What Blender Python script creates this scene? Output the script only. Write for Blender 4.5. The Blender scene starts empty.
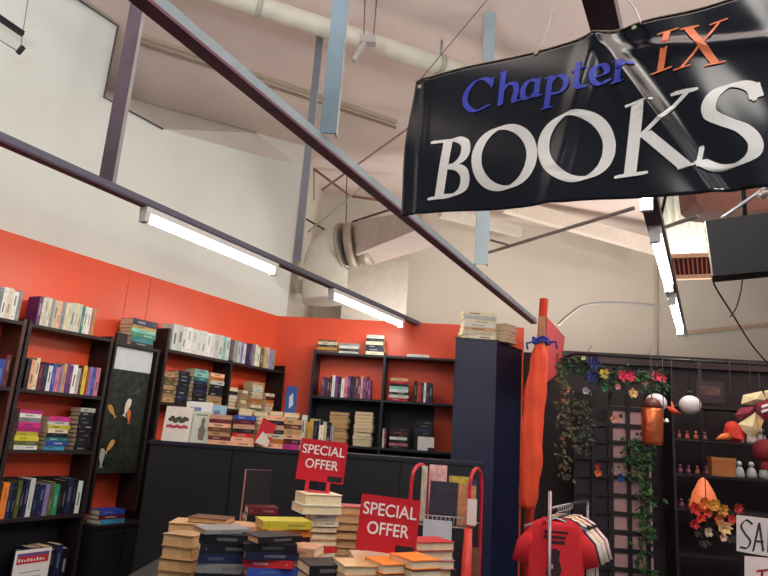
import bpy, math, random
from mathutils import Vector, Matrix
rnd = random.Random(7)
SC = bpy.context.scene
COL = SC.collection

# ------------------------------------------------------------------ camera
EYE = Vector((0, 0, 1.55)); F = 640.0
_up = Vector((192, 2742, -F)).normalized()
_fw = Vector((0, 0, -1)); _fw = (_fw - _fw.dot(_up) * _up).normalized()
_rt = _fw.cross(_up)
M3 = Matrix((_rt, _fw, _up))                     # camera space -> world
cam_d = bpy.data.cameras.new('camera'); cam_d.sensor_width = 36; cam_d.lens = 36 * F / 768
cam_d.clip_start = 0.05; cam_d.clip_end = 100
cam = bpy.data.objects.new('camera', cam_d); COL.objects.link(cam)
cam.matrix_world = Matrix.Translation(EYE) @ M3.to_4x4()
SC.camera = cam

# ------------------------------------------------------------------ world, lights, exposure
SC.view_settings.view_transform = 'Standard'; SC.view_settings.look = 'None'
SC.view_settings.exposure = 0.12; SC.view_settings.gamma = 1.0
try: SC.view_settings.use_curve_mapping = False
except Exception: pass
W = bpy.data.worlds.new('hall'); SC.world = W; W.use_nodes = True
W.node_tree.nodes['Background'].inputs[0].default_value = (0.80, 0.86, 1.0, 1)
W.node_tree.nodes['Background'].inputs[1].default_value = 0.16
TUBE_STRENGTH = 42.0
def area_light(name, loc, size, power, color, rot=(0, 0, 0)):
    d = bpy.data.lights.new(name, 'AREA'); d.shape = 'RECTANGLE'; d.size, d.size_y = size
    d.energy = power; d.color = color
    o = bpy.data.objects.new(name, d); COL.objects.link(o); o.location = loc; o.rotation_euler = rot
    return o
R = math.radians
def fill_lamp(loc, power, color, r=0.18):  # added point light out of view, fills the front and puts glare on the banner
    d = bpy.data.lights.new('fill_lamp', 'POINT'); d.energy = power; d.color = color; d.shadow_soft_size = r
    o = bpy.data.objects.new('fill_lamp', d); COL.objects.link(o); o.location = loc
area_light('hall_fill', (0.2, -1.2, 4.6), (2.6, 0.5), 30, (1.0, 0.96, 0.90), (0, 0, R(62)))  # overhead fill, added out of view to light the stall and the vinyl
area_light('hall_fill', (3.4, 1.6, 4.6), (2.6, 0.5), 34, (1.0, 0.93, 0.86), (0, 0, R(62)))
fill_lamp((1.3, -0.5, 3.3), 62, (1.0, 0.99, 0.97), 0.12)
fill_lamp((2.3, 0.4, 3.9), 16, (1.0, 0.98, 0.96), 0.12)
# unseen upward fill lights, added to brighten the roof and the high walls
UP = math.pi
area_light('fill_uplight', (0.4, -0.7, 3.1), (1.6, 0.6), 200, (1.0, 0.98, 0.95), (UP, 0, R(62)))
area_light('fill_uplight', (-1.2, 0.5, 2.9), (1.2, 0.5), 120, (0.94, 0.99, 1.0), (UP, 0, R(62)))
area_light('fill_uplight', (5.4, 3.2, 3.1), (1.6, 0.6), 200, (1.0, 0.94, 0.87), (UP, 0, R(62)))
area_light('fill_uplight', (3.2, 7.3, 2.5), (2.4, 0.3), 62, (1.0, 0.94, 0.87), (UP, 0, R(-7)))
area_light('fill_uplight', (0.6, 7.3, 2.5), (1.4, 0.3), 17, (1.0, 0.97, 0.92), (UP, 0, R(-7)))

# ------------------------------------------------------------------ pixel -> place
def ray(x, y): return M3 @ Vector((x - 384, 288 - y, -F))
def PZ(x, y, z):
    d = ray(x, y); return EYE + d * ((z - EYE.z) / d.z)
def PW(x, y, P, ang):
    a = R(ang); n = Vector((-math.sin(a), math.cos(a), 0)); d = ray(x, y)
    return EYE + d * (n.dot(Vector((P[0], P[1], 0)) - EYE) / n.dot(d))
def PY(x, y, Y): return PW(x, y, (0, Y), 0)

# ------------------------------------------------------------------ materials
def lin(c):
    return tuple(((v / 255) / 12.92 if v / 255 <= 0.04045 else ((v / 255 + 0.055) / 1.055) ** 2.4) for v in c)
_mc = {}
def mat(rgb, rough=0.6, metal=0.0, var=0.06, scale=18, bump=0.0, emit=0.0, spec=0.5):
    key = (tuple(rgb), rough, metal, var, scale, bump, emit, spec)
    if key in _mc: return _mc[key]
    m = bpy.data.materials.new('paint_%d_%d_%d' % tuple(rgb)); m.use_nodes = True
    nt = m.node_tree; b = nt.nodes['Principled BSDF']; c = lin(rgb)
    b.inputs['Roughness'].default_value = rough; b.inputs['Metallic'].default_value = metal
    b.inputs['Specular IOR Level'].default_value = spec
    tc = nt.nodes.new('ShaderNodeTexCoord'); nz = nt.nodes.new('ShaderNodeTexNoise')
    nz.inputs['Scale'].default_value = scale; nz.inputs['Detail'].default_value = 4
    nt.links.new(tc.outputs['Object'], nz.inputs['Vector'])
    rp = nt.nodes.new('ShaderNodeValToRGB'); rp.color_ramp.elements[0].position = 0.3; rp.color_ramp.elements[1].position = 0.7
    rp.color_ramp.elements[0].color = (*[v * (1 - var) for v in c], 1)
    rp.color_ramp.elements[1].color = (*[min(1, v * (1 + var)) for v in c], 1)
    nt.links.new(nz.outputs['Fac'], rp.inputs[0]); nt.links.new(rp.outputs[0], b.inputs['Base Color'])
    if bump:
        bm_ = nt.nodes.new('ShaderNodeBump'); bm_.inputs['Strength'].default_value = bump; bm_.inputs['Distance'].default_value = 0.01
        nt.links.new(nz.outputs['Fac'], bm_.inputs['Height']); nt.links.new(bm_.outputs[0], b.inputs['Normal'])
    if emit:
        b.inputs['Emission Color'].default_value = (*c, 1); b.inputs['Emission Strength'].default_value = emit
    _mc[key] = m
    return m
WHITEWALL = mat((226, 228, 222), 0.85, var=0.045, scale=1.2)
FARWALL = mat((208, 200, 186), 0.85, var=0.05, scale=0.9)
CEIL = mat((222, 204, 196), 0.9, var=0.06, scale=1.4)
ORANGE = mat((232, 84, 50), 0.36, var=0.07, scale=1.6)
NAVY = mat((19, 22, 42), 0.5, var=0.1)
BLUE = mat((24, 31, 66), 0.5, var=0.06)
BLACK = mat((17, 18, 26), 0.55, var=0.12)
BROWN = mat((78, 44, 36), 0.5, var=0.2, scale=9)
DKBROWN = mat((32, 19, 22), 0.55, var=0.2, scale=9)
STEEL = mat((136, 150, 158), 0.45, 0.35, var=0.1, scale=9)
DKSTEEL = mat((70, 56, 76), 0.5, 0.2, var=0.2, scale=7)
MAROON = mat((98, 58, 76), 0.6, var=0.2, scale=10)
PAGES = mat((226, 208, 172), 0.9, var=0.07, scale=60)
TANPAGES = mat((205, 164, 116), 0.9, var=0.1, scale=60)
TUBE = mat((255, 252, 240), 0.5, var=0.0, emit=TUBE_STRENGTH)
FIXT = mat((222, 224, 220), 0.5)
RED = mat((196, 30, 42), 0.35, var=0.04)
WHITE = mat((235, 232, 228), 0.6, var=0.03)
PAPER = mat((232, 228, 226), 0.8, var=0.03)
PIPE = mat((206, 200, 184), 0.6, var=0.08, scale=6)

# ------------------------------------------------------------------ mesh helpers
class MB:
    def __init__(s): s.v = []; s.f = []; s.mi = []; s.sm = []
    def add(s, vs, fs, mi=0, smooth=False):
        o = len(s.v); s.v += [tuple(v) for v in vs]
        for f in fs: s.f.append(tuple(i + o for i in f)); s.mi.append(mi); s.sm.append(smooth)
        return s
    def box(s, a, b, mi=0):
        (x0, y0, z0), (x1, y1, z1) = a, b
        x0, x1 = min(x0, x1), max(x0, x1); y0, y1 = min(y0, y1), max(y0, y1); z0, z1 = min(z0, z1), max(z0, z1)
        return s.add([(x0,y0,z0),(x1,y0,z0),(x1,y1,z0),(x0,y1,z0),(x0,y0,z1),(x1,y0,z1),(x1,y1,z1),(x0,y1,z1)],
                     [(0,3,2,1),(4,5,6,7),(0,1,5,4),(1,2,6,5),(2,3,7,6),(3,0,4,7)], mi)
    def bar(s, p, q, w, h, mi=0, up=(0, 0, 1)):
        p, q = Vector(p), Vector(q); d = (q - p).normalized(); upv = Vector(up)
        if abs(d.dot(upv)) > 0.99: upv = Vector((0.45, 0.89, 0))
        r = d.cross(upv).normalized(); u = r.cross(d).normalized()
        vs = [c + r * (sx * w / 2) + u * (sz * h / 2) for c in (p, q) for sx, sz in ((-1,-1),(1,-1),(1,1),(-1,1))]
        return s.add(vs, [(0,1,2,3),(7,6,5,4),(0,4,5,1),(1,5,6,2),(2,6,7,3),(3,7,4,0)], mi)
    def tube(s, pts, r, n=8, mi=0, cap=True):
        pts = [Vector(p) for p in pts]; rs = r if isinstance(r, (list, tuple)) else [r] * len(pts)
        base = len(s.v); prev = None
        for i, p in enumerate(pts):
            t = (pts[min(i + 1, len(pts) - 1)] - pts[max(i - 1, 0)]).normalized()
            if prev is None:
                a = Vector((0, 0, 1)) if abs(t.z) < 0.9 else Vector((1, 0, 0)); nrm = t.cross(a).normalized()
            else: nrm = (prev - t * prev.dot(t)).normalized()
            prev = nrm; b = t.cross(nrm)
            for k in range(n):
                a = 2 * math.pi * k / n; s.v.append(tuple(p + (nrm * math.cos(a) + b * math.sin(a)) * rs[i]))
        for i in range(len(pts) - 1):
            for k in range(n):
                s.f.append((base+i*n+k, base+i*n+(k+1)%n, base+(i+1)*n+(k+1)%n, base+(i+1)*n+k)); s.mi.append(mi); s.sm.append(True)
        if cap:
            s.f.append(tuple(base + k for k in range(n))[::-1]); s.mi.append(mi); s.sm.append(False)
            e = base + (len(pts)-1)*n
            s.f.append(tuple(e + k for k in range(n))); s.mi.append(mi); s.sm.append(False)
        return s
    def lathe(s, c, prof, n=20, mi=0, wob=0.0):
        c = Vector(c); base = len(s.v)
        for (r, z) in prof:
            for k in range(n):
                a = 2 * math.pi * k / n; rr = r * (1 + wob * math.cos(a * 6))
                s.v.append((c.x + rr * math.cos(a), c.y + rr * math.sin(a), c.z + z))
        for i in range(len(prof) - 1):
            for k in range(n):
                s.f.append((base+i*n+k, base+i*n+(k+1)%n, base+(i+1)*n+(k+1)%n, base+(i+1)*n+k)); s.mi.append(mi); s.sm.append(True)
        return s
    def prism(s, poly, off, mi=0):
        """planar polygon (3-D points) extruded by the vector off"""
        n = len(poly); off = Vector(off)
        vs = [Vector(p) for p in poly] + [Vector(p) + off for p in poly]
        return s.add(vs, [tuple(range(n))[::-1], tuple(range(n, 2*n))] + [(i, (i+1)%n, n+(i+1)%n, n+i) for i in range(n)], mi)
    def build(s, name, m, parent=None):
        me = bpy.data.meshes.new(name); me.from_pydata(s.v, [], s.f)
        for x in (m if isinstance(m, (list, tuple)) else [m]): me.materials.append(x)
        for p, mi, sm in zip(me.polygons, s.mi, s.sm): p.material_index = mi; p.use_smooth = sm
        me.update()
        o = bpy.data.objects.new(name, me); COL.objects.link(o)
        if parent: o.parent = parent
        return o
def tag(o, label=None, cat=None, group=None, kind=None):
    if label: o['label'] = label
    if cat: o['category'] = cat
    if group: o['group'] = group
    if kind: o['kind'] = kind
    return o
def thing(name, label, cat, loc=(0, 0, 0), rz=0, group=None):
    o = bpy.data.objects.new(name, None); COL.objects.link(o); o.empty_display_size = 0.05
    o.location = loc; o.rotation_euler = (0, 0, rz)
    return tag(o, label, cat, group)
def struct(name, mb, m): return tag(mb.build(name, m), kind='structure')
def crom(pts, k=6, closed=False):
    P = [Vector(p) for p in pts]; out = []
    n = len(P)
    for i in range(n if closed else n - 1):
        if closed: p0, p1, p2, p3 = P[(i-1)%n], P[i], P[(i+1)%n], P[(i+2)%n]
        else: p0, p1, p2, p3 = P[max(i-1,0)], P[i], P[i+1], P[min(i+2,n-1)]
        for j in range(k):
            t = j / k
            out.append(0.5 * ((2*p1) + (p2-p0)*t + (2*p0-5*p1+4*p2-p3)*t*t + (3*p1-p0-3*p2+p3)*t**3))
    if not closed: out.append(P[-1])
    return out

# frames of the two orange walls: x runs right as seen from the room, y into the wall
CORNER = Vector((-1.125, 6.843, 0)); LANG, BANG = R(60.3), R(-7.2)
class Frame:
    def __init__(s, o, a): s.o = Vector(o); s.a = a; s.c, s.s = math.cos(a), math.sin(a)
    def w(s, x, y, z=0): return Vector((s.o.x + x*s.c - y*s.s, s.o.y + x*s.s + y*s.c, s.o.z + z))
LF, BF = Frame(CORNER, LANG), Frame(CORNER, BANG)
HT = 2.75                                       # top of partitions and light rails
CEILZ = 4.78

# ------------------------------------------------------------------ the setting
m = MB().box((-6, -3, -0.1), (8, 12, 0)); struct('floor', m, mat((70, 66, 70), 0.6))
# left partition, painted orange
def fbox(fr, a, b, mb=None):
    mb = mb or MB(); (x0,y0,z0),(x1,y1,z1) = a, b
    vs = [fr.w(x, y, z) for z in (z0, z1) for x, y in ((x0,y0),(x1,y0),(x1,y1),(x0,y1))]
    return mb.add(vs, [(0,3,2,1),(4,5,6,7),(0,1,5,4),(1,2,6,5),(2,3,7,6),(3,0,4,7)])
mb = MB()
for a, b in ((-6.0, -1.962), (-1.958, -1.742), (-1.738, 0.0)):
    fbox(LF, (a, 0, 0), (b, 0.05, HT), mb)
struct('wall_left', mb, ORANGE)
struct('wall_back', fbox(BF, (0, 0, 0), (2.62, 0.05, HT)), ORANGE)
struct('wall_right', fbox(BF, (2.62, 0.02, 0), (8.5, 0.07, 2.50)), mat((44, 32, 38), 0.7))
struct('trim_1', fbox(BF, (2.9, -0.03, 2.42), (8.5, 0.02, 2.53)), mat((62, 42, 46), 0.6))
# white shed walls behind and above the partitions
A0 = LF.w(-7, 0.10, 0); A1 = LF.w(-1.2, 0.10, 0)
AL = [PW(*p, LF.w(0, 0.10), 60.3) for p in ((118, 25), (105, 97), (163, 129), (256, 155), (302, 166))]
mb = MB(); E_ = AL[4]
poly = [A0, Vector((E_.x, E_.y, 0)), E_, AL[3], AL[2], AL[1], Vector((AL[0].x, AL[0].y, CEILZ)), Vector((A0.x, A0.y, CEILZ))]
mb.prism(poly, (-0.087, 0.05, 0)); struct('wall_outer_left', mb, WHITEWALL)
B1 = Vector((E_.x, E_.y, 0))
UPp = [PZ(*p, CEILZ - 0.001) for p in ((104, 88), (143, 102), (256, 133), (312, 148))]
LOp = [AL[1], AL[2], AL[3], AL[4]]
mb = MB().add(LOp + UPp, [(0, 1, 5, 4), (1, 2, 6, 5), (2, 3, 7, 6)])
o = struct('ceiling_soffit', mb, mat((224, 218, 208), 0.85, var=0.04, scale=1.5)); o.modifiers.new('th', 'SOLIDIFY').thickness = 0.02
B2 = Vector((-0.92, 8.35, 0)); B3 = Vector((8.5, 10.5, 0))
dirC = (B3 - B2).normalized(); nC = Vector((-dirC.y, dirC.x, 0)) * 0.06
mb = MB(); mb.prism([B1, B2, B2 + Vector((0,0,CEILZ)), B1 + Vector((0,0,CEILZ))], (-0.06, 0, 0)); struct('wall_outer_return', mb, FARWALL)
mb = MB(); mb.prism([B2, B3, B3 + Vector((0,0,CEILZ)), B2 + Vector((0,0,CEILZ))], nC); struct('wall_outer_back', mb, FARWALL)
struct('ceiling', MB().box((-7, -0.5, CEILZ), (9, 12, CEILZ + 0.08)), CEIL)
# grooves, joints and pipes that cross the shed ceiling
PUR = Vector((0.906, 0.42, 0)).normalized()
def strip(name, p0, p1, w, h, m, z=CEILZ, drop=0.0):
    a, b = PZ(*p0, z), PZ(*p1, z); d = (b - a).normalized()
    a = Vector((a.x, a.y, CEILZ - h/2 - drop)) ; b = Vector((b.x, b.y, CEILZ - h/2 - drop))
    return struct(name, MB().bar(a, b, w, h), m)
strip('trim_2', (138, 34), (396, 121), 0.05, 0.03, mat((176, 160, 140), 0.8))
strip('trim_3', (132, 40), (396, 127), 0.02, 0.02, mat((150, 132, 116), 0.8))
strip('trim_4', (146, 102), (256, 132), 0.025, 0.02, mat((160, 148, 136), 0.8))
# black edging where wall meets ceiling, then drops and follows the wall
mb = MB()
e = [PW(*p, LF.w(0, 0.08), 60.3) for p in ((70, -6), (118, 26), (104, 97), (163, 129))]
mb.tube(e, 0.009, 6); struct('trim_5', mb, mat((90, 82, 78), 0.7))
mb = MB().tube([PW(658, y, B2 - nC*1.2, 12.8) for y in (262, 356)], 0.012, 6); struct('trim_6', mb, mat((176, 160, 144), 0.8))

# ------------------------------------------------------------------ steel beams, rails and posts
def beam(name, label, p, q, z0, w, h, under, body, lip=True, ext=0.0):
    p, q = Vector((p[0], p[1], 0)), Vector((q[0], q[1], 0)); d = (q - p).normalized(); p = p - d * ext
    t = thing(name, label, 'beam', (p.x, p.y, z0), math.atan2(d.y, d.x), 'roof beams'); L = (q - p).length
    MB().box((0, -w/2, 0), (L, w/2, 0.012)).build('bottom_flange', under, t)
    mb = MB().box((0, -w/2, 0.0121), (L, -w/2 + 0.012, h)); mb.box((0, -w/2 + 0.012, h - 0.01), (L, w/2, h)); mb.build('channel', body, t)
    return t, p, d, L
b1, bp1, bd1, bL1 = beam('steel_beam', 'long grey steel beam running diagonally from top left to the orange end post',
    PZ(150, 0, HT)[:2], PZ(534, 321, HT)[:2], HT - 0.03, 0.056, 0.05, MAROON, STEEL, ext=2.2)
b2, bp2, bd2, bL2 = beam('light_rail', 'dark purple steel rail carrying two fluorescent lights above the left orange wall',
    PZ(0, 137, HT)[:2], PZ(424, 326, HT)[:2], HT - 0.03, 0.055, 0.045, DKSTEEL, mat((98, 98, 116), 0.5, 0.2), ext=1.6)
b3, bp3, bd3, bL3 = beam('light_rail', 'dark plum steel rail carrying the fluorescent lights right of the banner',
    PZ(600, 0, HT)[:2], PZ(683, 335, HT)[:2], HT - 0.03, 0.078, 0.06, mat((66, 36, 56), 0.6), mat((60, 40, 62), 0.5), ext=1.2)
for n_, lab, pt, z0, w, dpt, m_ in (
    ('steel_post', 'purple grey upright post standing on the light rail at far left', PZ(106, 188, HT), HT + 0.0165, 0.075, 0.045, mat((92, 78, 90), 0.55, 0.2, var=0.18, scale=9)),
    ('steel_post', 'slim grey upright post standing on the rail above the second light', PZ(297, 264, HT), HT + 0.0165, 0.055, 0.045, mat((116, 118, 128), 0.5, 0.2, var=0.12, scale=9)),
    ('steel_post', 'wide blue grey channel post standing on the long diagonal beam', PZ(328, 140, HT), HT + 0.0215, 0.070, 0.045, mat((98, 120, 132), 0.45, 0.3, var=0.08, scale=9)),
    ('steel_post', 'pale blue post on the diagonal beam, half hidden by the banner', PZ(481, 268, HT), HT + 0.0215, 0.09, 0.05, mat((158, 176, 184), 0.45, 0.2, var=0.08, scale=9))):
    t = thing(n_, lab, 'post', (pt.x, pt.y, z0), R(-4), 'steel posts'); H = CEILZ - z0 - 0.002
    MB().box((-w/2, -dpt/2, 0), (w/2, -dpt/2 + 0.008, H)).build('web', m_, t)
    MB().box((-w/2, -dpt/2 + 0.008, 0), (-w/2 + 0.008, dpt/2, H)).box((w/2 - 0.008, -dpt/2 + 0.008, 0), (w/2, dpt/2, H)).build('flange', mat((176, 178, 178), 0.5, 0.1), t)
# ceiling purlin (white tube) with its clamp
a, b = PZ(225, -5, 4.55), PZ(480, 78, 4.55); d = (b - a).normalized()
t = thing('roof_pipe', 'cream pipe crossing under the ceiling behind the banner', 'pipe', (a - d*1.2), math.atan2(d.y, d.x)); L = (b-a).length + 2.6
MB().tube([(0,0,0), (L,0,0)], 0.075, 16).build('pipe', PIPE, t)
for k in (0.30, 0.62):
    MB().tube([(L*k,0,0), (L*k+0.04,0,0)], 0.085, 16).build('collar', mat((170, 164, 150), 0.6), t)
    MB().tube([(L*k+0.02,0,0.08), (L*k+0.02,0,CEILZ-4.551)], 0.01, 6).build('hanger_rod', STEEL, t)
c = PZ(368, 38, 4.42)
t = thing('pipe_clamp', 'small dangling metal bracket on two rods under the cream pipe', 'bracket', c)
MB().tube([(-0.03,0,0), (-0.05,0.02,CEILZ - c.z - 0.001)], 0.006, 6).tube([(0.04,0,0), (0.04,0.02,CEILZ - c.z - 0.001)], 0.006, 6).build('rod', mat((120, 100, 100), 0.6), t)
MB().box((-0.06,-0.03,-0.05), (0.06,0.03,0.01)).bar((-0.02,0,-0.04), (-0.09,0,-0.2), 0.05, 0.03).build('bracket', mat((176, 170, 164), 0.5, 0.3), t)
# thin struts
def rod(label, p, q, Yp, Yq, r, m_, name='brace_rod'):
    a, b = PY(*p, Yp), PY(*q, Yq)
    o = MB().tube([Vector((0,0,0)), b - a], r, 6).build(name, m_); o.location = a
    return tag(o, label, 'rod', 'brace rods')
rod('pinkish brace rod rising to the left edge of the banner', (322, 190), (413, 125), 6.0, 6.0, 0.012, mat((150, 120, 110), 0.6))
rod('pale brace rod crossing behind the slim grey post', (308, 232), (368, 182), 6.9, 6.9, 0.012, mat((176, 168, 156), 0.6))
rod('brown brace rod above the duct reaching up to the right', (352, 222), (404, 205), 7.2, 7.2, 0.014, mat((92, 70, 66), 0.6))
rod('short brown brace rod just above the duct collars', (358, 229), (402, 212), 7.2, 7.2, 0.012, mat((92, 70, 66), 0.6))
rod('dark slanting brace rod left of the duct elbow', (306, 219), (327, 231), 7.4, 7.4, 0.012, mat((60, 50, 52), 0.6))
rod('thin vertical duct hanger over the elbow', (347, 171), (346, 224), 7.1, 7.1, 0.007, mat((100, 84, 80), 0.6))
rod('thin vertical hanger left of the elbow hanger', (314, 170), (314, 200), 7.1, 7.1, 0.007, mat((110, 90, 84), 0.6))
rod('brown rafter rod sloping right over the duct', (314, 169), (350, 196), 7.5, 7.5, 0.016, mat((140, 100, 76), 0.6))
rod('brown rafter rod sloping gently towards the banner', (350, 196), (398, 203), 7.5, 7.5, 0.016, mat((140, 100, 76), 0.6))
rod('long thin grey rod running up to the small light under the banner', (487, 253), (634, 208), 5.6, 4.2, 0.014, mat((120, 104, 98), 0.6))
rod('short dark hooked rod left of the long grey rod', (490, 240), (512, 246), 8.75, 8.8, 0.016, mat((96, 76, 72), 0.6))
rod('black drop rod behind the right light rail', (700, 45), (661, 216), 4.8, 4.8, 0.012, BLACK)
rod('pale slanting rod right of the black drop rod', (663, 228), (698, 216), 5.4, 5.0, 0.018, mat((120, 112, 104), 0.6))
# broad white roof members behind the banner
def member(label, p, q, Yp, Yq, w, h, m_):
    a, b = PY(*p, Yp), PY(*q, Yq); o = MB().bar(Vector((0,0,0)), b - a, w, h).build('roof_member', m_); o.location = a
    return tag(o, label, 'beam', 'white roof members')
member('broad white roof member sloping down to the right light rail', (505, 205), (672, 252), 8.0, 8.5, 0.10, 0.20, mat((226, 214, 200), 0.8))
member('pale roof member directly under the bottom edge of the banner', (440, 212), (520, 232), 8.0, 8.6, 0.10, 0.14, mat((214, 206, 194), 0.8))

# ------------------------------------------------------------------ fluorescent lights
def tube_light(label, p, q, z=HT - 0.03):
    p, q = Vector((p[0], p[1], 0)), Vector((q[0], q[1], 0)); d = (q - p).normalized(); L = (q - p).length
    t = thing('fluorescent_light', label, 'light', (p.x, p.y, z), math.atan2(d.y, d.x), 'fluorescent tubes under the rails')
    MB().box((0, -0.03, -0.035), (L, 0.03, -0.0005)).build('housing', FIXT, t)
    MB().tube([(0.035, 0, -0.062), (L - 0.035, 0, -0.062)], 0.019, 12).build('tube', TUBE, t)
    for s in (0, 1):
        x = 0.0 if s == 0 else L - 0.034
        MB().box((x, -0.026, -0.088), (x + 0.034, 0.026, -0.0355)).build('end_cap', mat((214, 218, 220), 0.5), t)
def onrail(bp, bd, s): v = bp + bd * s; return (v.x, v.y)
def s_of(bp, bd, px, py): v = PZ(px, py, HT - 0.09); return (Vector((v.x, v.y, 0)) - bp).dot(bd)
for lab, bp, bd, p, q in (
    ('longest glowing tube light, under the rail above the left orange wall', bp2, bd2, (147, 216), (276, 272)),
    ('glowing tube light near the back orange wall, end of left rail', bp2, bd2, (334, 295), (398, 325)),
    ('bright tube light peeking out just below the banner', bp3, bd3, (606, 60), (641, 207)),
    ('bright tube light in the middle of the right rail', bp3, bd3, (648, 237), (665, 289)),
    ('bright tube light at the far end of the right rail', bp3, bd3, (665, 301), (678, 332))):
    tube_light(lab, onrail(bp, bd, s_of(bp, bd, *p)), onrail(bp, bd, s_of(bp, bd, *q)))
tube_light('tube light on the left rail overhead, nearest the viewer', onrail(bp2, bd2, 0.1), onrail(bp2, bd2, 1.3))

# ------------------------------------------------------------------ duct
t = thing('air_duct', 'white elbow air duct with collars above the back left corner', 'duct', (0, 0, 0))
DY = 7.22
path = crom([PY(430, 230, 6.7), PY(395, 238, 6.9), PY(365, 243, 7.0), PY(345, 246, 7.05), PY(336, 249, 7.1), PY(327, 262, 7.15), PY(325, 280, 7.16), PY(325, 302, 7.16)], 5)
DUCT = mat((212, 208, 196), 0.55, 0.1, var=0.08, scale=5)
MB().tube(path[15:], [0.24 + 0.02 * math.sin(min(1, i/8) * math.pi/2) for i in range(len(path) - 15)], 20).build('elbow', DUCT, t)
for a, b, r in ((12, 14, 0.26), (15, 16, 0.275), (9, 11, 0.25)):
    MB().tube([path[a], path[b]], r, 20).build('collar', mat((176, 160, 146), 0.5, 0.3, var=0.1), t)
a, b = path[10], path[0]; d = (b - a).normalized(); r = Vector((0,0,1)).cross(d).normalized()
vs = [a + r*sx*0.22 + Vector((0,0,sz*0.2)) for sx, sz in ((-1,-1),(1,-1),(1,1),(-1,1))] + [b + r*sx*0.3 + Vector((0,0,sz*0.10 + 0.02)) for sx, sz in ((-1,-1),(1,-1),(1,1),(-1,1))]
MB().add(vs, [(0,1,2,3),(7,6,5,4),(0,4,5,1),(1,5,6,2),(2,6,7,3),(3,7,4,0)]).build('tapered_trunk', mat((186, 168, 158), 0.5, 0.15, var=0.1), t)
a = PY(300, 300, 7.25)
mb = MB().prism([PY(258, 268, 7.3), PY(345, 292, 7.3), PY(345, 300, 7.3), PY(296, 292, 7.3), PY(290, 278, 7.3)], (0, 0.06, 0))
mb.build('ledge_plate', mat((206, 200, 190), 0.6), t)
c0, c1, c2, c3 = (PY(x, y, 7.75) for x, y in ((345, 258), (409, 262), (408, 296), (345, 300)))
o = MB().prism([Vector((c3.x,c3.y,0)), Vector((c2.x,c2.y,0)), c1, c0], (0, 0.35, 0)).build('boxed_riser', mat((210, 204, 192), 0.8)); tag(o, 'boxed white riser panel on the wall under the air duct', 'panel')

# ------------------------------------------------------------------ banner
BA = R(-27.5); BDIR = Vector((math.cos(BA), math.sin(BA), 0)); BNRM = Vector((BDIR.y, -BDIR.x, 0))   # towards the viewer
BP = (0, 1.74)
BTL, BBL = PW(416, 82, BP, -27.5), PW(401, 216, BP, -27.5)
def buv(x, y):
    p = PW(x, y, BP, -27.5) - BTL; return p.dot(BDIR), p.z
def ripple(u, v):
    w = 0.0
    w += 0.010 * math.exp(-((u - 0.50 - 0.25*v) / 0.025) ** 2)
    w += 0.013 * math.exp(-((u - 0.585 + 0.55*(v+0.1)) / 0.02) ** 2) * (0.4 + 0.6 * math.exp(-((v+0.10)/0.12)**2))
    w -= 0.012 * math.exp(-((u - 0.69 + 0.5*(v+0.2)) / 0.035) ** 2)
    w += 0.010 * math.exp(-((v + 0.055 + 0.18*(u-0.75)) / 0.016) ** 2) * max(0, min(1, (u - 0.52) * 6))
    w += 0.010 * math.sin(u * 31 + v * 14) * max(0, u - 0.5) + 0.003 * math.sin(v * 22 + u * 9)
    w += 0.006 * math.exp(-((u - 0.03) / 0.012) ** 2)
    return w
UR = 0.97
_t0, _t1 = buv(728, 0), buv(416, 82); _b0, _b1 = buv(401, 216), buv(768, 188)
def vtop(u): return (_t0[1]) * u / _t0[0] + 0.004 * math.sin(u * 14)
def vbot(u): return _b0[1] + (_b1[1] - _b0[1]) * (u - _b0[0]) / (_b1[0] - _b0[0]) + 0.003 * math.sin(u * 17)
def bw(u, v, off=0): return BTL + BDIR * u + Vector((0, 0, v)) + BNRM * (ripple(u, v) + off)
def uleft(s): return _b0[0] * s - 0.012 * math.sin(s * math.pi)
mb = MB(); NU, NV = 150, 50; vs = []
for j in range(NV + 1):
    for i in range(NU + 1):
        s = j / NV; u = uleft(s) + (UR - uleft(s)) * i / NU; v = vtop(u) * (1 - s) + vbot(u) * s
        vs.append(bw(u, v))
mb.add(vs, [(j*(NU+1)+i, (j+1)*(NU+1)+i, (j+1)*(NU+1)+i+1, j*(NU+1)+i+1) for j in range(NV) for i in range(NU)], 0, True)
bt = thing('shop_banner', 'black vinyl shop banner with white and blue lettering hanging on strings', 'banner', BTL, 0)
def rel(o, t):
    o.parent = t; o.matrix_parent_inverse = Matrix.Translation(-t.location); return o
VINYL = mat((15, 17, 26), 0.2, var=0.15, scale=8, spec=0.7)
sheet = rel(mb.build('sheet', VINYL), bt); so = sheet.modifiers.new('thick', 'SOLIDIFY'); so.thickness = 0.0012; so.offset = -1
# welded hems, eyelets, strings
mb = MB()
mb.tube([bw(u*UR/40, vtop(u*UR/40), 0.001) for u in range(41)], 0.0022, 5); rel(mb.build('top_hem', mat((150, 140, 110), 0.6)), bt)
mb = MB()
for (px, py) in ((420, 87), (536, 53), (634, 27)):
    u, v = buv(px, py); rel(MB().tube([bw(u, v, 0.001), bw(u, v, 0.004)], 0.006, 12).build('eyelet', mat((180, 170, 140), 0.3, 0.8)), bt)
STR = mat((226, 220, 222), 0.8)
for (p, q) in (((540, 50), (556, 0)), ((641, 24), (629, 0))):
    u, v = buv(*p); a = bw(u, v, 0.002); b = PW(*q, BP, -27.5); d = (b - a)
    rel(MB().tube(crom([a, a + d*0.5 + Vector((0.004,0,0)), a + d*1.0, a + d*2.1], 4), 0.0022, 6).build('string', STR), bt)
a = bw(0.004, -0.006, 0.001); rel(MB().tube([a, PZ(487, 0, 2.72)], 0.0012, 5).build('string', mat((90, 70, 74), 0.8)), bt)
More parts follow.
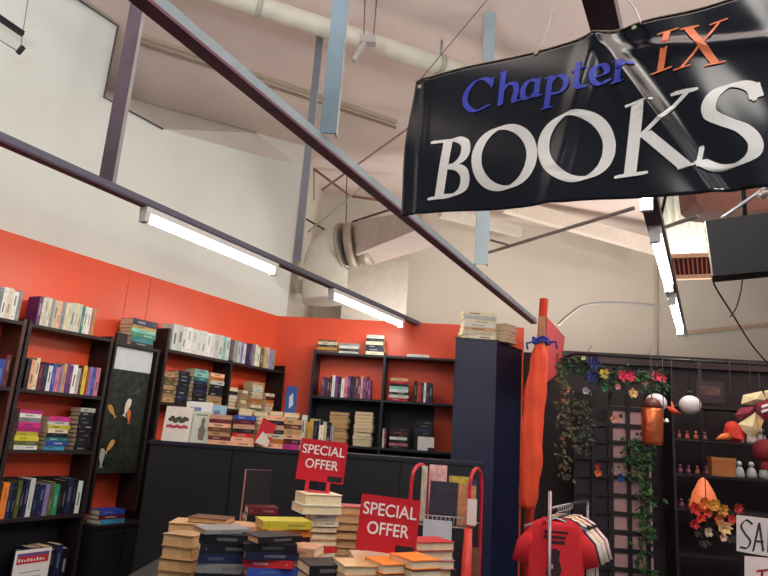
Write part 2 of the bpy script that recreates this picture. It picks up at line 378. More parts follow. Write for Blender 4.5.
# broad-nib lettering, traced on the sheet
def hull(pts):
    pts = sorted(set((round(a, 6), round(b, 6)) for a, b in pts))
    if len(pts) < 3: return pts
    def half(ps):
        h = []
        for p in ps:
            while len(h) > 1 and (h[-1][0]-h[-2][0])*(p[1]-h[-2][1]) - (h[-1][1]-h[-2][1])*(p[0]-h[-2][0]) <= 0: h.pop()
            h.append(p)
        return h
    a, b = half(pts), half(pts[::-1]); return a[:-1] + b[:-1]
_k = [0]
def nib(mb, pts, a, b, ang, place, smooth=True):
    """sweep a rectangular nib (half sizes a, b; angle) along 2-D points"""
    P = [Vector((p[0], p[1], 0)) for p in pts]
    if smooth and len(P) > 2: P = crom(P, 6)
    else:
        Q = []
        for i in range(len(P) - 1):
            n = max(1, int((P[i+1]-P[i]).length / 0.02))
            Q += [P[i].lerp(P[i+1], j/n) for j in range(n)]
        P = Q + [P[-1]]
    c, s = math.cos(ang), math.sin(ang)
    N = [(sx*a*c - sy*b*s, sx*a*s + sy*b*c) for sx in (-1,1) for sy in (-1,1)]
    for i in range(len(P) - 1):
        h = hull([(p.x + n[0], p.y + n[1]) for p in (P[i], P[i+1]) for n in N]); _k[0] += 1
        mb.add([place(u, v, 0.0034 + 0.00002 * (_k[0] % 9)) for u, v in h], [tuple(range(len(h)))])
def Z(x, y): return buv(390 + x / 2.032, y / 2.032)
def ell(cx, cy, rx, ry, tilt, n=14):
    return [(cx + rx*math.cos(t)*math.cos(tilt) - ry*math.sin(t)*math.sin(tilt), cy + rx*math.cos(t)*math.sin(tilt) + ry*math.sin(t)*math.cos(tilt))
            for t in [2*math.pi*k/n for k in range(n + 1)]]
WL = mat((232, 232, 228), 0.5, var=0.02); BL = mat((52, 66, 190), 0.5, var=0.03); OL = mat((244, 132, 84), 0.5, var=0.03)
def letter(name, strokes, a, b, ang, m_):
    mb = MB()
    for st in strokes:
        sm = True
        if st[0] == 'L': sm = False; st = st[1:]
        aa, bb = a, b
        if isinstance(st[0], float): aa = a * st[0]; st = st[1:]
        nib(mb, [Z(*p) for p in st], aa, bb, ang, bw, sm)
    return rel(mb.build(name, m_), bt)
A_ = R(12)
letter('letter_b', [['L', (119, 292), (100, 398)], ['L', 0.4, (88, 291), (124, 287)], [(118, 289), (138, 284), (154, 293), (153, 316), (138, 333), (112, 341)],
                    [(112, 341), (140, 342), (153, 357), (149, 383), (128, 397), (98, 400)], ['L', 0.4, (80, 404), (112, 400)]], 0.0128, 0.0036, A_, WL)
letter('letter_o', [ell(233, 321, 55, 64, 0.32, 18)], 0.0138, 0.0036, A_, WL)
letter('letter_o', [ell(379, 299, 67, 67, 0.25, 18)], 0.0148, 0.0036, A_, WL)
letter('letter_k', [['L', (504, 212), (488, 354)], ['L', 0.5, (484, 217), (528, 203)], ['L', 0.5, (462, 360), (518, 352)],
                    ['L', 0.3, (604, 188), (508, 278)], ['L', 0.5, (576, 189), (620, 184)], ['L', (520, 272), (598, 336)], ['L', 0.5, (590, 340), (618, 332)]], 0.0138, 0.0034, A_, WL)
letter('letter_s', [[(744, 196), (736, 177), (708, 170), (672, 182), (650, 208), (650, 234), (680, 250), (718, 264), (742, 290), (736, 318), (700, 336), (664, 338), (632, 326)],
                    ['L', 0.3, (748, 170), (740, 202)], ['L', 0.3, (634, 296), (626, 334)]], 0.0148, 0.0036, A_, WL)
b_ = 0.0016
def small(name, strokes, m_, a=0.0076): letter(name, strokes, a, b_, R(12), m_)
small('letter_c', [[(208, 172), (195, 162), (174, 168), (156, 190), (154, 212), (172, 226), (200, 214)], ['L', 0.4, (211, 160), (207, 178)]], BL)
small('letter_h', [['L', (233, 148), (224, 214)], ['L', 0.5, (226, 152), (236, 147)], [(228, 186), (242, 172), (256, 174), (257, 188), (252, 206), (260, 206)]], BL)
small('letter_a', [[(300, 166), (284, 166), (272, 182), (272, 200), (286, 200), (300, 186)], ['L', (302, 162), (298, 196)], ['L', 0.5, (298, 198), (308, 194)]], BL)
small('letter_p', [['L', (327, 160), (318, 220)], ['L', 0.6, (310, 222), (328, 218)], ['L', 0.5, (318, 162), (330, 156)], [(326, 170), (340, 156), (356, 160), (358, 176), (346, 190), (326, 192)]], BL)
small('letter_t', [['L', (384, 130), (380, 180)], ['L', 0.7, (372, 148), (398, 142)], [(380, 176), (388, 184), (398, 178)]], BL)
small('letter_e', [[(414, 160), (440, 150), (438, 136), (424, 134), (412, 150), (414, 168), (428, 174), (444, 164)]], BL)
small('letter_r', [['L', (466, 126), (462, 168)], ['L', 0.6, (452, 171), (472, 167)], ['L', 0.5, (456, 130), (468, 124)], [(466, 140), (478, 126), (492, 126)]], BL)
small('letter_i', [['L', (563, 66), (549, 140)], ['L', 0.7, (548, 70), (582, 60)], ['L', 0.7, (533, 146), (568, 137)]], OL, 0.0078)
small('letter_x', [['L', (606, 58), (660, 126)], ['L', 0.3, (668, 48), (592, 138)], ['L', 0.6, (594, 60), (624, 54)], ['L', 0.6, (654, 50), (682, 42)], ['L', 0.6, (580, 142), (606, 134)], ['L', 0.6, (644, 132), (678, 124)]], OL, 0.0085)

# ------------------------------------------------------------------ books
ORD = ['first', 'second', 'third', 'fourth', 'fifth', 'sixth', 'seventh', 'eighth', 'ninth', 'tenth', 'eleventh', 'twelfth', 'thirteenth',
       'fourteenth', 'fifteenth', 'sixteenth', 'seventeenth', 'eighteenth', 'nineteenth', 'twentieth', 'twenty-first', 'twenty-second']
CN = dict(cream=(226, 214, 184), white=(228, 228, 222), grey=(150, 150, 152), pale=(200, 206, 200), black=(22, 22, 30), navy=(30, 36, 72), blue=(46, 72, 160),
          purple=(104, 46, 116), pink=(206, 120, 136), magenta=(200, 44, 132), yellow=(214, 204, 60), orange=(226, 128, 48), red=(190, 38, 40), maroon=(98, 28, 40),
          brown=(106, 66, 44), tan=(190, 150, 104), teal=(38, 122, 128), green=(44, 128, 96), olive=(96, 100, 56), cyan=(60, 150, 190), aqua=(140, 200, 190), lilac=(150, 130, 184), peach=(232, 176, 140), gold=(190, 150, 60))
def shade(name):
    c = CN[name]; k = rnd.choice((0.9, 1.0, 1.06)); return mat(tuple(min(255, int(v * k)) for v in c), 0.38, var=0.08, scale=40)
def book(loc, rz, T, W_, L, colour, label, group, pose='stand', pages=None, band=None, tilt=0.0, name='book'):
    """stand: spine faces local -y, height L along z.  lie: spine (length L) faces local -y, thickness T along z.  back: as lie with the fore-edge showing."""
    rec = dict(loc=Vector(loc), rot=(0, 0, rz), T=T, W=W_, L=L, colour=colour, label=label, group=group, pose=pose, pages=pages or PAGES, name=name, seed=len(BOOKS), cm=shade(colour))
    BOOKS.append(rec); return rec
BOOKS = []
def mixc(a, b, k): return tuple(int(x*(1-k) + y*k) for x, y in zip(a, b))
def book_meshes(r):
    T, W_, L, pose = r['T'], r['W'], r['L'], r['pose']; c = 0.0025; mb = MB(); pg = MB(); q = random.Random(r['seed'])
    def B(a, b, mi=0, o=mb):
        if pose == 'stand': o.box(a, b, mi)
        else:
            f = lambda p: (p[2] - L/2, p[1] if pose == 'lie' else -p[1] , p[0] + T/2)
            o.box(f(a), f(b), mi)
    B((-T/2, -W_/2, 0), (-T/2 + c, W_/2, L)); B((T/2 - c, -W_/2, 0), (T/2, W_/2, L)); B((-T/2 + c, -W_/2, 0), (T/2 - c, -W_/2 + c, L))
    if T > 0.012:
        for z0, z1 in q.choice((((0.35, 0.75),), ((0.2, 0.5), (0.85, 0.88)), ((0.5, 0.85), (0.1, 0.14)), ((0.25, 0.65),))):
            B((-T*0.16, -W_/2 - 0.0006, L*z0), (T*0.16, -W_/2 + 0.001, L*z1), 1)
    B((-T/2 + c*1.02, -W_/2 + c*1.02, 0.003), (T/2 - c*1.02, W_/2 - 0.004, L - 0.003), 0, pg)
    cc = CN[r['colour']]; far = (230, 226, 216) if sum(cc) < 330 else (60, 50, 56)
    return mb, pg, mat(mixc(cc, far, q.choice((0.2, 0.35, 0.6))), 0.5)
def build_books(limit):
    def px(p):
        v = M3.transposed() @ (p - EYE); return (384 + F*v.x/-v.z, 288 - F*v.y/-v.z, -v.z)
    for r in BOOKS:
        h = r['L']/2 if r['pose'] == 'stand' else r['T']/2
        x, y, d = px(r['loc'] + Vector((0, 0, h))); area = r['L'] * r['T'] / d / d
        r['score'] = area if (-12 < x < 780 and y < 582) else area * 0.001
    keep = set(id(r) for r in sorted(BOOKS, key=lambda r: -r['score'])[:limit])
    rest = MB(); mats = []
    def slot(m_):
        if m_ not in mats: mats.append(m_)
        return mats.index(m_)
    for r in BOOKS:
        mb, pg, bm_ = book_meshes(r)
        if id(r) in keep:
            t = thing(r['name'], r['label'], 'book', r['loc'], 0, r['group']); t.rotation_euler = r['rot']
            mb.build('cover', [r['cm'], bm_], t); pg.build('pages', r['pages'], t)
        else:
            X = Matrix.Translation(r['loc']) @ Matrix.Rotation(r['rot'][2], 4, 'Z')
            for q, ms in ((mb, [slot(r['cm']), slot(bm_)]), (pg, [slot(r['pages'])])):
                o = len(rest.v); rest.v += [tuple(X @ Vector(v)) for v in q.v]
                for f, mi in zip(q.f, q.mi): rest.f.append(tuple(i + o for i in f)); rest.mi.append(ms[mi]); rest.sm.append(False)
    if rest.v:
        tag(rest.build('small_books', mats), 'smaller and half hidden books filling the gaps between the larger ones', 'books', kind='stuff')
def row(fr, x0, x1, z, yf, cols, shelf, group, hr=(0.17, 0.21), W_=0.13, name='book', gap=0.001, lean_last=False):
    n = len(cols); ws = [rnd.uniform(0.7, 1.3) for _ in cols]; k = (x1 - x0) / sum(ws); x = x0
    for i, (c, w) in enumerate(zip(cols, ws)):
        T = w * k - gap; L = rnd.uniform(*hr); d = W_ * rnd.uniform(0.92, 1.05)
        lab = '%s book, %s from left, %s' % (c, ORD[i], shelf)
        book(fr.w(x + w*k/2, yf + d/2, z + 0.0006), fr.a, T, d, L, c, lab, group)
        x += w * k
def stack(loc, rz, cols, label, group, L=0.2, W_=0.13, T=(0.022, 0.034), pose='lie', jitter=4, pages=None, bottom_up=False):
    """cols from the top down; loc = centre of the stack's foot"""
    z = loc[2] + 0.0004; n = len(cols)
    for i, c in reversed(list(enumerate(cols))):
        t_ = T[i] if isinstance(T, list) else rnd.uniform(*T); k = rnd.uniform(0.92, 1.04)
        where = 'topmost' if i == 0 else ('lowest' if i == n - 1 else ORD[i] + ' from top')
        ps = pose if pose != 'mix' else rnd.choice(('lie', 'back'))
        book((loc[0] + rnd.uniform(-.004, .004), loc[1] + rnd.uniform(-.004, .004), z), rz + R(rnd.uniform(-jitter, jitter)), t_, W_*k, L*k, c,
             '%s book, %s %s' % (c, where, label), group, ps, pages)
        z += t_ + 0.0006
    return z

def bookcase(name, label, fr, x0, x1, depth, shelves, posts, z_top, m_, cat='bookcase', post_m=None, y_back=-0.007, shade_backs=()):
    t = thing(name, label, cat, fr.w(x0, y_back, 0), fr.a); L = x1 - x0; th = 0.025
    for p, pt in posts:
        MB().box((p - x0 - th/2, -depth, 0), (p - x0 + th/2, 0, pt)).build('side_panel', post_m or m_, t)
    ps = [p for p, _ in posts]
    for z in shelves:
        mb = MB(); 
        for a, b in zip(ps[:-1], ps[1:]):
            za = min(pt for p, pt in posts if p in (a, b))
            mb.box((a - x0 + th/2 + 0.0003, -depth + 0.001, z - 0.022), (b - x0 - th/2 - 0.0003, 0, z))
        mb.build('shelf', m_, t)
    for xa, xb, za, zb in shade_backs: MB().box((xa - x0, 0.0004, za), (xb - x0, 0.006, zb)).build('back_panel', BLACK, t)  # black sheets added to carry the shade behind the lower shelves
    return t

# left wall: bookcase nearest the left edge of the picture and its neighbour
D1 = 0.22
bookcase('bookcase', 'dark brown wall bookcase at far left with rows of spines', LF, -3.80, -2.86 + 0.0, D1, [0.45, 0.88, 1.31, 1.70, 2.13], [(-3.79, 2.2), (-2.885, 2.15)], 2.2, DKBROWN, post_m=BROWN)
bookcase('bookcase', 'dark bookcase with magenta and yellow book stacks on left orange wall', LF, -2.86, -2.17, D1, [0.45, 0.88, 1.31, 1.70, 2.13], [(-2.845, 2.15), (-2.195, 2.15)], 2.2, DKBROWN, shade_backs=((-2.85, -2.19, 0.1, 1.12),))
YF = -D1 + 0.02
row(LF, -3.15, -2.92, 2.13, YF, ['pale', 'white', 'grey', 'white', 'cream', 'white', 'grey'], 'on cropped top shelf at far left', 'books on the cropped top shelf', (0.19, 0.205))
row(LF, -3.20, -2.91, 1.70, YF, ['black', 'lilac', 'white', 'navy', 'black', 'blue', 'maroon'], 'on cropped middle shelf at far left', 'books on the cropped middle shelf')
row(LF, -2.80, -2.35, 2.13, YF, ['purple', 'cream', 'pale', 'cream', 'grey', 'cream', 'peach', 'grey', 'cream', 'cream', 'pale', 'cream', 'white', 'green', 'white', 'white', 'pink', 'gold'],
    'on top shelf above the purple books', 'pale books on the left top shelf', (0.195, 0.21))
row(LF, -2.80, -2.23, 1.70, YF, ['black', 'peach', 'cream', 'maroon', 'navy', 'white', 'blue', 'pink', 'lilac', 'tan', 'purple', 'purple', 'white', 'pale', 'maroon', 'yellow', 'red', 'lilac', 'blue', 'pink'],
    'on the purple and white shelf', 'mixed books on the second left shelf', (0.17, 0.215))
row(LF, -2.80, -2.22, 0.88, YF, ['orange', 'navy', 'black', 'olive', 'black', 'navy', 'pale', 'navy', 'navy', 'lilac', 'olive', 'green', 'black', 'black', 'navy', 'black', 'pale'],
    'on the dark lower shelf', 'dark books on the lower left shelf', (0.2, 0.245), W_=0.15)
row(LF, -2.56, -2.24, 0.45, YF, ['black', 'navy', 'black', 'tan', 'black', 'navy', 'black'], 'on the bottom shelf beside the notice', 'dark books on the bottom shelf', (0.2, 0.24), W_=0.15)
def lstack(x, z, cols, lab, grp, **k):
    return stack(tuple(LF.w(x, YF + 0.07, z)), LF.a, cols, lab, grp, **k)
lstack(-2.70, 1.31, ['magenta', 'white', 'grey', 'magenta', 'magenta', 'yellow', 'yellow', 'olive', 'white'], 'of the magenta and yellow stack', 'magenta and yellow stack', L=0.165, T=(0.024, 0.031), jitter=2)
lstack(-2.485, 1.31, ['magenta', 'white', 'yellow', 'cream', 'black', 'teal', 'blue', 'cyan'], 'of the teal based stack', 'teal based stack', L=0.165, T=(0.024, 0.03), jitter=2)
lstack(-2.275, 1.31, ['pale'] + ['black'] * 9, 'of the black stack with white titles', 'black stack with white titles', L=0.125, T=(0.028, 0.031), jitter=1)
# narrow shelf with the poster
t = thing('wall_shelf', 'short dark shelf with books above the koi poster', 'shelf', LF.w(-2.16, -0.004, 2.12), LF.a)
MB().box((0.0, -D1, -0.022), (0.44, 0, 0)).build('board', DKBROWN, t)
MB().box((0.0, -D1, 0.0003), (0.10, -D1 + 0.02, 0.07)).build('lip', DKBROWN, t)
MB().box((0.41, -D1 + 0.001, -1.25), (0.432, -0.002, -0.0225)).box((0.002, -D1 + 0.001, -1.25), (0.02, -0.002, -0.0225)).build('side_panel', DKBROWN, t)
stack(tuple(LF.w(-1.90, YF + 0.07, 2.12)), LF.a, ['navy', 'gold', 'aqua', 'green', 'teal', 'black'], 'of the green stack on the short shelf', 'green stack on the short shelf', L=0.24, W_=0.16, T=[0.05, 0.024, 0.03, 0.035, 0.04, 0.028], jitter=3)
t = thing('koi_poster', 'tall dark koi pond poster with white top band between the left bookcases', 'poster', LF.w(-2.135, -0.19, 1.15), LF.a)
MB().box((0, 0, 0), (0.37, 0.012, 0.77)).build('print', mat((34, 42, 36), 0.4, var=0.96, scale=22), t)
MB().box((0, -0.001, 0.771), (0.37, 0.012, 0.945)).build('header', mat((214, 220, 226), 0.5), t)
KO, KW = mat((226, 110, 44), 0.5), mat((228, 222, 206), 0.5)
def fish(x, z, ang, l, m1, name='koi'):
    pts = []
    for k in range(16):
        a = 2*math.pi*k/16; px = math.cos(a)*l/2; pz = math.sin(a)*l*0.17*(1.1 + 0.5*math.cos(a)); pts.append((px, pz))
    c, s = math.cos(ang), math.sin(ang); mb = MB()
    mb.prism([(x + p*c - q*s, -0.0005, z + p*s + q*c) for p, q in pts], (0, -0.0015, 0))
    mb.prism([(x + p*c - q*s, -0.0005, z + p*s + q*c) for p, q in ((-l*0.42, 0), (-l*0.72, l*0.16), (-l*0.62, 0), (-l*0.72, -l*0.16))], (0, -0.0015, 0))
    mb.build(name, m1, t)
fish(0.20, 0.50, R(75), 0.12, KW); fish(0.225, 0.43, R(100), 0.09, KO); fish(0.06, 0.46, R(130), 0.10, mat((180, 140, 50), 0.5)); fish(0.10, 0.20, R(60), 0.10, mat((200, 150, 90), 0.5)); fish(0.04, 0.12, R(95), 0.12, mat((170, 176, 170), 0.5)); fish(0.27, 0.62, R(30), 0.07, mat((60, 90, 60), 0.5))
# low cupboard between the bookcases with a few flat books
t = thing('low_cupboard', 'low black cupboard under the koi poster', 'cupboard', LF.w(-2.14, -0.004, 0), LF.a)
MB().box((0, -0.30, 0), (0.455, 0, 0.78)).build('body', BLACK, t); MB().box((0.005, -0.312, 0.03), (0.245, -0.3005, 0.75)).build('door', BLACK, t); MB().box((0.255, -0.312, 0.03), (0.45, -0.3005, 0.75)).build('door', BLACK, t)
t2 = MB().box((0, -0.31, 0), (0.455, 0, 0.02)); t2 = t2.build('top_board', DKBROWN, t); t2.location = (0, 0, 0.7803)
stack(tuple(LF.w(-1.98, -0.2, 0.801)), LF.a, ['blue', 'maroon', 'cyan'], 'of the flat pile on the low cupboard', 'flat pile on the low cupboard', L=0.22, W_=0.15)
# notice at lower left
n0, n1, n2_, n3 = (PW(x, y, LF.w(0, -0.235), 60.3) for x, y in ((14, 549), (50, 545), (46, 600), (8, 604)))
w_ = (n1 - n0).length
t = thing('notice_sheet', 'white notice sheet with red and blue headed band, lower left', 'notice', LF.w(LF.w(0,0).xy.dot((0,0)) if False else 0, 0, 0), LF.a)
# keep it in wall coordinates
nx = (n0 - LF.o).dot(Vector((LF.c, LF.s, 0))); t.location = LF.w(nx, -0.262, n0.z - 0.31)
MB().box((0, 0, 0), (w_, 0.003, 0.30)).build('sheet', PAPER, t)
MB().box((0.015, -0.0012, 0.215), (w_ - 0.015, -0.0002, 0.28)).build('header_band', mat((196, 44, 52), 0.6), t)
MB().box((0.015, -0.0016, 0.262), (w_ - 0.015, -0.0013, 0.278)).build('header_stripe', mat((92, 80, 150), 0.6), t)
mb = MB()
for k in range(9): mb.box((0.025 + k*0.021, -0.0022, 0.228), (0.036 + k*0.021, -0.0014, 0.248 - 0.004*(k % 3)))
mb.build('header_lettering', WHITE, t)
mb = MB()
for k in range(3): mb.box((0.05, -0.001, 0.16 - k*0.03), (w_ - 0.06 + 0.01*k, -0.0003, 0.166 - k*0.03))
mb.build('text_line', mat((140, 150, 150), 0.7), t)
MB().box((0.13, -0.0012, 0.02), (w_ - 0.01, -0.0003, 0.09)).build('dark_panel', BLACK, t)
MB().box((0.0, 0.004, -0.12), (w_, 0.02, 0.30)).build('backing_board', BLACK, t)

# left wall: second bookcase
bookcase('bookcase', 'dark wooden bookcase near the corner, left wall, with big white volumes', LF, -1.68, -0.06, 0.22, [0.45, 0.88, 1.31, 1.71, 2.14], [(-1.66, 2.31), (-0.87, 2.15), (-0.08, 2.2)], 2.3, DKBROWN, post_m=DKBROWN)
row(LF, -1.60, -0.90, 2.14, YF, ['pale', 'pale', 'white', 'white', 'white', 'white', 'white', 'white', 'white', 'pale', 'pale', 'aqua', 'pale'], 'on top shelf of the corner bookcase, left bay', 'big pale volumes on the corner bookcase', (0.215, 0.225), W_=0.16, gap=0.0006)
row(LF, -0.84, -0.22, 2.14, YF, ['grey', 'pale', 'lilac', 'white', 'navy', 'purple', 'grey', 'white', 'cream', 'olive', 'peach', 'cream', 'lilac', 'grey'], 'on top shelf of the corner bookcase, right bay', 'narrow spines on the corner bookcase', (0.19, 0.215))
for i, (x, cols) in enumerate(((-1.555, ['tan', 'brown', 'olive', 'tan', 'brown', 'tan', 'tan']), (-1.40, ['black', 'black', 'navy', 'black', 'black', 'black', 'navy', 'black']), (-1.20, ['aqua', 'aqua', 'teal', 'navy', 'black', 'navy', 'black', 'black', 'black']), (-1.00, ['peach', 'orange', 'white', 'black', 'black', 'black', 'tan', 'tan', 'peach']))):
    lstack(x, 1.71, cols, 'of the %s in corner bookcase' % ['short tan pile', 'black pile', 'aqua topped pile', 'peach topped pile'][i], 'piles in the corner bookcase, left bay', L=[0.11, 0.14, 0.17, 0.17][i], T=(0.03, 0.038), jitter=2)
for i, (x, cols, k) in enumerate(((-0.77, ['pale', 'black', 'white', 'white', 'black', 'tan'], 0), (-0.60, ['grey', 'tan', 'tan', 'cream', 'tan', 'grey'], 0), (-0.42, ['tan', 'cream', 'pale', 'olive', 'cream', 'orange', 'tan', 'cream', 'olive'], 0), (-0.22, ['cream', 'maroon', 'orange', 'peach', 'lilac', 'cream'], 0))):
    lstack(x, 1.71, cols, 'of the %s, corner bookcase right bay' % ['leftmost pile', 'second pile from left', 'tallest pile', 'rightmost pile'][i], 'piles in the corner bookcase, right bay', L=[0.12, 0.09, 0.17, 0.13][i], T=(0.028, 0.036), jitter=3, pose='mix')

# ------------------------------------------------------------------ back wall bookcase
bookcase('bookcase', 'black bookcase with two bays standing against the back orange wall', BF, 0.49, 1.95, 0.25, [0.5, 0.97, 1.45, 1.91, 2.355], [(0.503, 2.37), (1.225, 2.37), (1.937, 2.37)], 2.37, NAVY, shade_backs=((0.50, 1.22, 0.1, 1.90), (1.23, 1.74, 0.1, 1.90), (1.741, 1.94, 0.1, 1.44)))
YB = -0.235
row(BF, 0.60, 1.10, 1.91, YB, ['purple', 'navy', 'maroon', 'black', 'white', 'purple', 'black', 'white', 'pink', 'purple', 'black', 'navy', 'maroon', 'purple', 'tan', 'purple', 'maroon', 'purple'], 'on the purple shelf, back bookcase', 'purple books in the back bookcase', (0.19, 0.225))
def bstack(x, z, cols, lab, grp, y=YB + 0.075, **k):
    return stack(tuple(BF.w(x, y, z)), BF.a, cols, lab, grp, **k)
bstack(0.62, 2.372 - 0.017, ['brown', 'cream', 'black', 'gold', 'brown'], 'of the left pile on top of back bookcase', 'left pile on top of the back bookcase', L=0.2, T=(0.022, 0.03))
bstack(0.845, 2.355, ['grey', 'white', 'black', 'pale'], 'of the low pile on top of back bookcase', 'low pile on top of the back bookcase', L=0.2, T=(0.022, 0.028))
bstack(1.11, 2.355, ['pale', 'black', 'cream', 'black', 'navy', 'cream'], 'of the tall pile on top of back bookcase', 'tall pile on top of the back bookcase', L=0.19, T=(0.028, 0.036))
bstack(1.55, 2.355, ['pale'], 'lying alone on top of back bookcase', 'tall pile on top of the back bookcase', L=0.22, T=(0.03, 0.034))
bstack(1.38, 1.91, ['tan', 'red', 'black', 'aqua', 'pale', 'black', 'white', 'red'], 'of the multicoloured pile, back bookcase', 'multicoloured pile in the back bookcase', L=0.19, T=(0.026, 0.031), jitter=2)
row(BF, 1.53, 1.72, 1.91, YB, ['black', 'red', 'black', 'white', 'navy', 'black'], 'beside the multicoloured pile, back bookcase', 'upright books in the back bookcase', (0.19, 0.215))
row(BF, 0.53, 0.68, 1.45, YB, ['cream', 'cream', 'grey', 'black', 'cream'], 'on second shelf of back bookcase', 'upright cream books in the back bookcase', (0.21, 0.235))
bstack(0.80, 1.45, ['grey', 'navy', 'cream', 'tan', 'tan', 'brown', 'tan', 'tan', 'gold', 'tan'], 'of the tan pile with blue and grey top', 'tan pile in the back bookcase', L=0.19, T=(0.03, 0.034), jitter=2, pose='back', pages=TANPAGES)
bstack(1.05, 1.45, ['brown', 'tan', 'gold', 'tan', 'cream', 'grey', 'cream', 'grey', 'cream', 'cream'], 'of the cream pile beside the bookcase divider', 'cream pile in the back bookcase', L=0.19, T=(0.031, 0.035), jitter=2, pose='back')
row(BF, 1.25, 1.29, 1.45, YB, ['cream', 'maroon'], 'beside the divider in lower right bay', 'dark books in the lower right bay', (0.17, 0.19))
bstack(1.41, 1.45, ['black', 'maroon', 'black', 'white', 'black', 'pink', 'black'], 'of the black and pink pile', 'black and pink pile', L=0.18, T=(0.026, 0.03), jitter=2)
zt = bstack(1.65, 1.45, ['black', 'black', 'navy', 'black', 'black', 'black', 'black', 'black'], 'of the black pile behind the price card', 'black pile behind the price card', L=0.18, T=(0.032, 0.037), jitter=2)
t = thing('price_card', 'small white card propped against a black pile in the back bookcase', 'card', BF.w(1.60, -0.246, 1.452), BF.a)
MB().box((0, 0, 0), (0.16, 0.004, 0.13)).build('sheet', PAPER, t); MB().box((0.10, -0.001, 0.0), (0.16, 0, 0.03)).build('dark_corner', BLACK, t)
bstack(0.75, 0.97, ['navy', 'black', 'black', 'navy'], 'of the dim left pile on the third shelf', 'dim piles low in the back bookcase', L=0.2)
bstack(1.40, 0.97, ['black', 'grey', 'black', 'black', 'black', 'black'], 'of the dim right pile on the third shelf', 'dim piles low in the back bookcase', L=0.2)

# ------------------------------------------------------------------ tall navy cabinet and the end of the partition
q = [PZ(456, 337, 2.45), PZ(497, 340, 2.45), PZ(522, 350, 2.45)]
q = [Vector((v.x, v.y, 0)) for v in q]; q.append(q[2] + Vector((-0.44, 0.03, 0)))
t = thing('tall_cabinet', 'tall navy blue cabinet with pale books on top beside orange end post', 'cabinet', q[1])
rq = [v - q[1] for v in q]
mb = MB().prism([v + Vector((0,0,0.04)) for v in rq], (0, 0, 2.385)); mb.build('body', BLUE, t)
ctr = sum(rq, Vector()) / 4
MB().prism([ctr + (v - ctr) * 1.02 + Vector((0,0,2.4255)) for v in rq], (0, 0, 0.0245)).build('top_board', NAVY, t)
MB().prism([ctr + (v - ctr) * 0.96 for v in rq], (0, 0, 0.0395)).build('plinth', BLACK, t)
cx, cy = (q[0] + q[1]).xy / 2
stack((cx + 0.02, cy + 0.10, 2.4502), R(6), ['cream', 'pale', 'cream', 'white', 'tan', 'cream', 'cream'], 'of the pile on the navy cabinet', 'left pile on the navy cabinet', L=0.30, W_=0.17, T=(0.03, 0.036), pose='lie')
stack((cx + 0.29, cy + 0.17, 2.4502), R(50), ['cream', 'pale', 'peach', 'cream', 'cream'], 'of the angled pile on the navy cabinet', 'right pile on the navy cabinet', L=0.19, W_=0.12, T=(0.03, 0.036), pose='back')
# orange end post with tied cloth
pb = PY(541, 350, 5.55)
pt, pm = PY(544, 299, 5.47), PY(532, 480, 5.47); pbt = pm + (pm - pt) * (pm.z / (pt.z - pm.z))
t = thing('end_post', 'slim orange painted post at the end of the back partition', 'post', pbt)
MB().tube([(0, 0, 0), pt - pbt], 0.038, 12).build('post', mat((206, 62, 40), 0.5), t)
c_ = crom([PY(x, y, 5.30) for x, y in ((541, 345), (540, 352), (539, 372), (535, 400), (532, 430), (531, 460), (529, 490), (528, 508))], 4)
rr = [0.04, 0.062, 0.076, 0.08, 0.077, 0.08, 0.072, 0.06]; rs = []
for i in range(len(c_)):
    k = i / 4; a = int(k); b = min(a + 1, 7); rs.append(rr[a] * (1 - (k - a)) + rr[b] * (k - a) + 0.004 * math.sin(i * 1.3))
o = c_[0].copy(); t = thing('orange_cloth', 'long orange cloth tied with blue string, hanging from the end post', 'cloth', o)
mb = MB(); mb.tube([p - o for p in c_], rs, 18)
# pleats
cl = mb.build('cloth', mat((226, 74, 42), 0.75, var=0.12, scale=5, bump=0.4), t)
for i, v in enumerate(cl.data.vertices): 
    k = i % 18; rp = c_[min(i // 18, len(c_)-1)] - o; v.co = rp + (v.co - rp) * (1 + 0.16 * math.cos(k * 2 * math.pi * 5 / 18 + i * 0.02))
ring = [Vector((0.066*math.cos(a), 0.06*math.sin(a), 0.02 + 0.015*math.sin(3*a))) for a in [2*math.pi*k/16 for k in range(17)]]
MB().tube(ring, 0.013, 6).tube([p + Vector((0, 0, 0.028)) for p in ring], 0.012, 6).tube([(0.06,-0.04,0.02), (0.11,-0.05,0.03), (0.12,-0.05,-0.03)], 0.01, 6).tube([(-0.06,-0.04,0.02), (-0.13,-0.04,0.0), (-0.12,-0.04,-0.05)], 0.01, 6).build('blue_string', mat((50, 54, 150), 0.8), t)
# red hanging board beside it
_a, _b = PZ(548, 317, 2.64), PZ(565, 337, 2.64); _g = math.degrees(math.atan2(_b.y - _a.y, _b.x - _a.x))
P_ = [PW(x, y, _a, _g) for x, y in ((547, 317), (565, 337), (561, 371), (546, 383))]
t = thing('red_board', 'pinkish red board with bare wood edge, next to the orange end post', 'board', P_[0]); off = Vector((-0.05, 0.026, 0))
MB().prism([p - P_[0] for p in P_], off).build('panel', mat((190, 66, 72), 0.5), t)
a, b = P_[0] - P_[0] + off*0.5 + Vector((-0.02,-0.03,0)), P_[3] - P_[0] + off*0.5 + Vector((-0.02,-0.03,0))
MB().bar(a, b.lerp(a, 0.45), 0.05, 0.02).build('wood_edge', mat((176, 130, 88), 0.7), t)

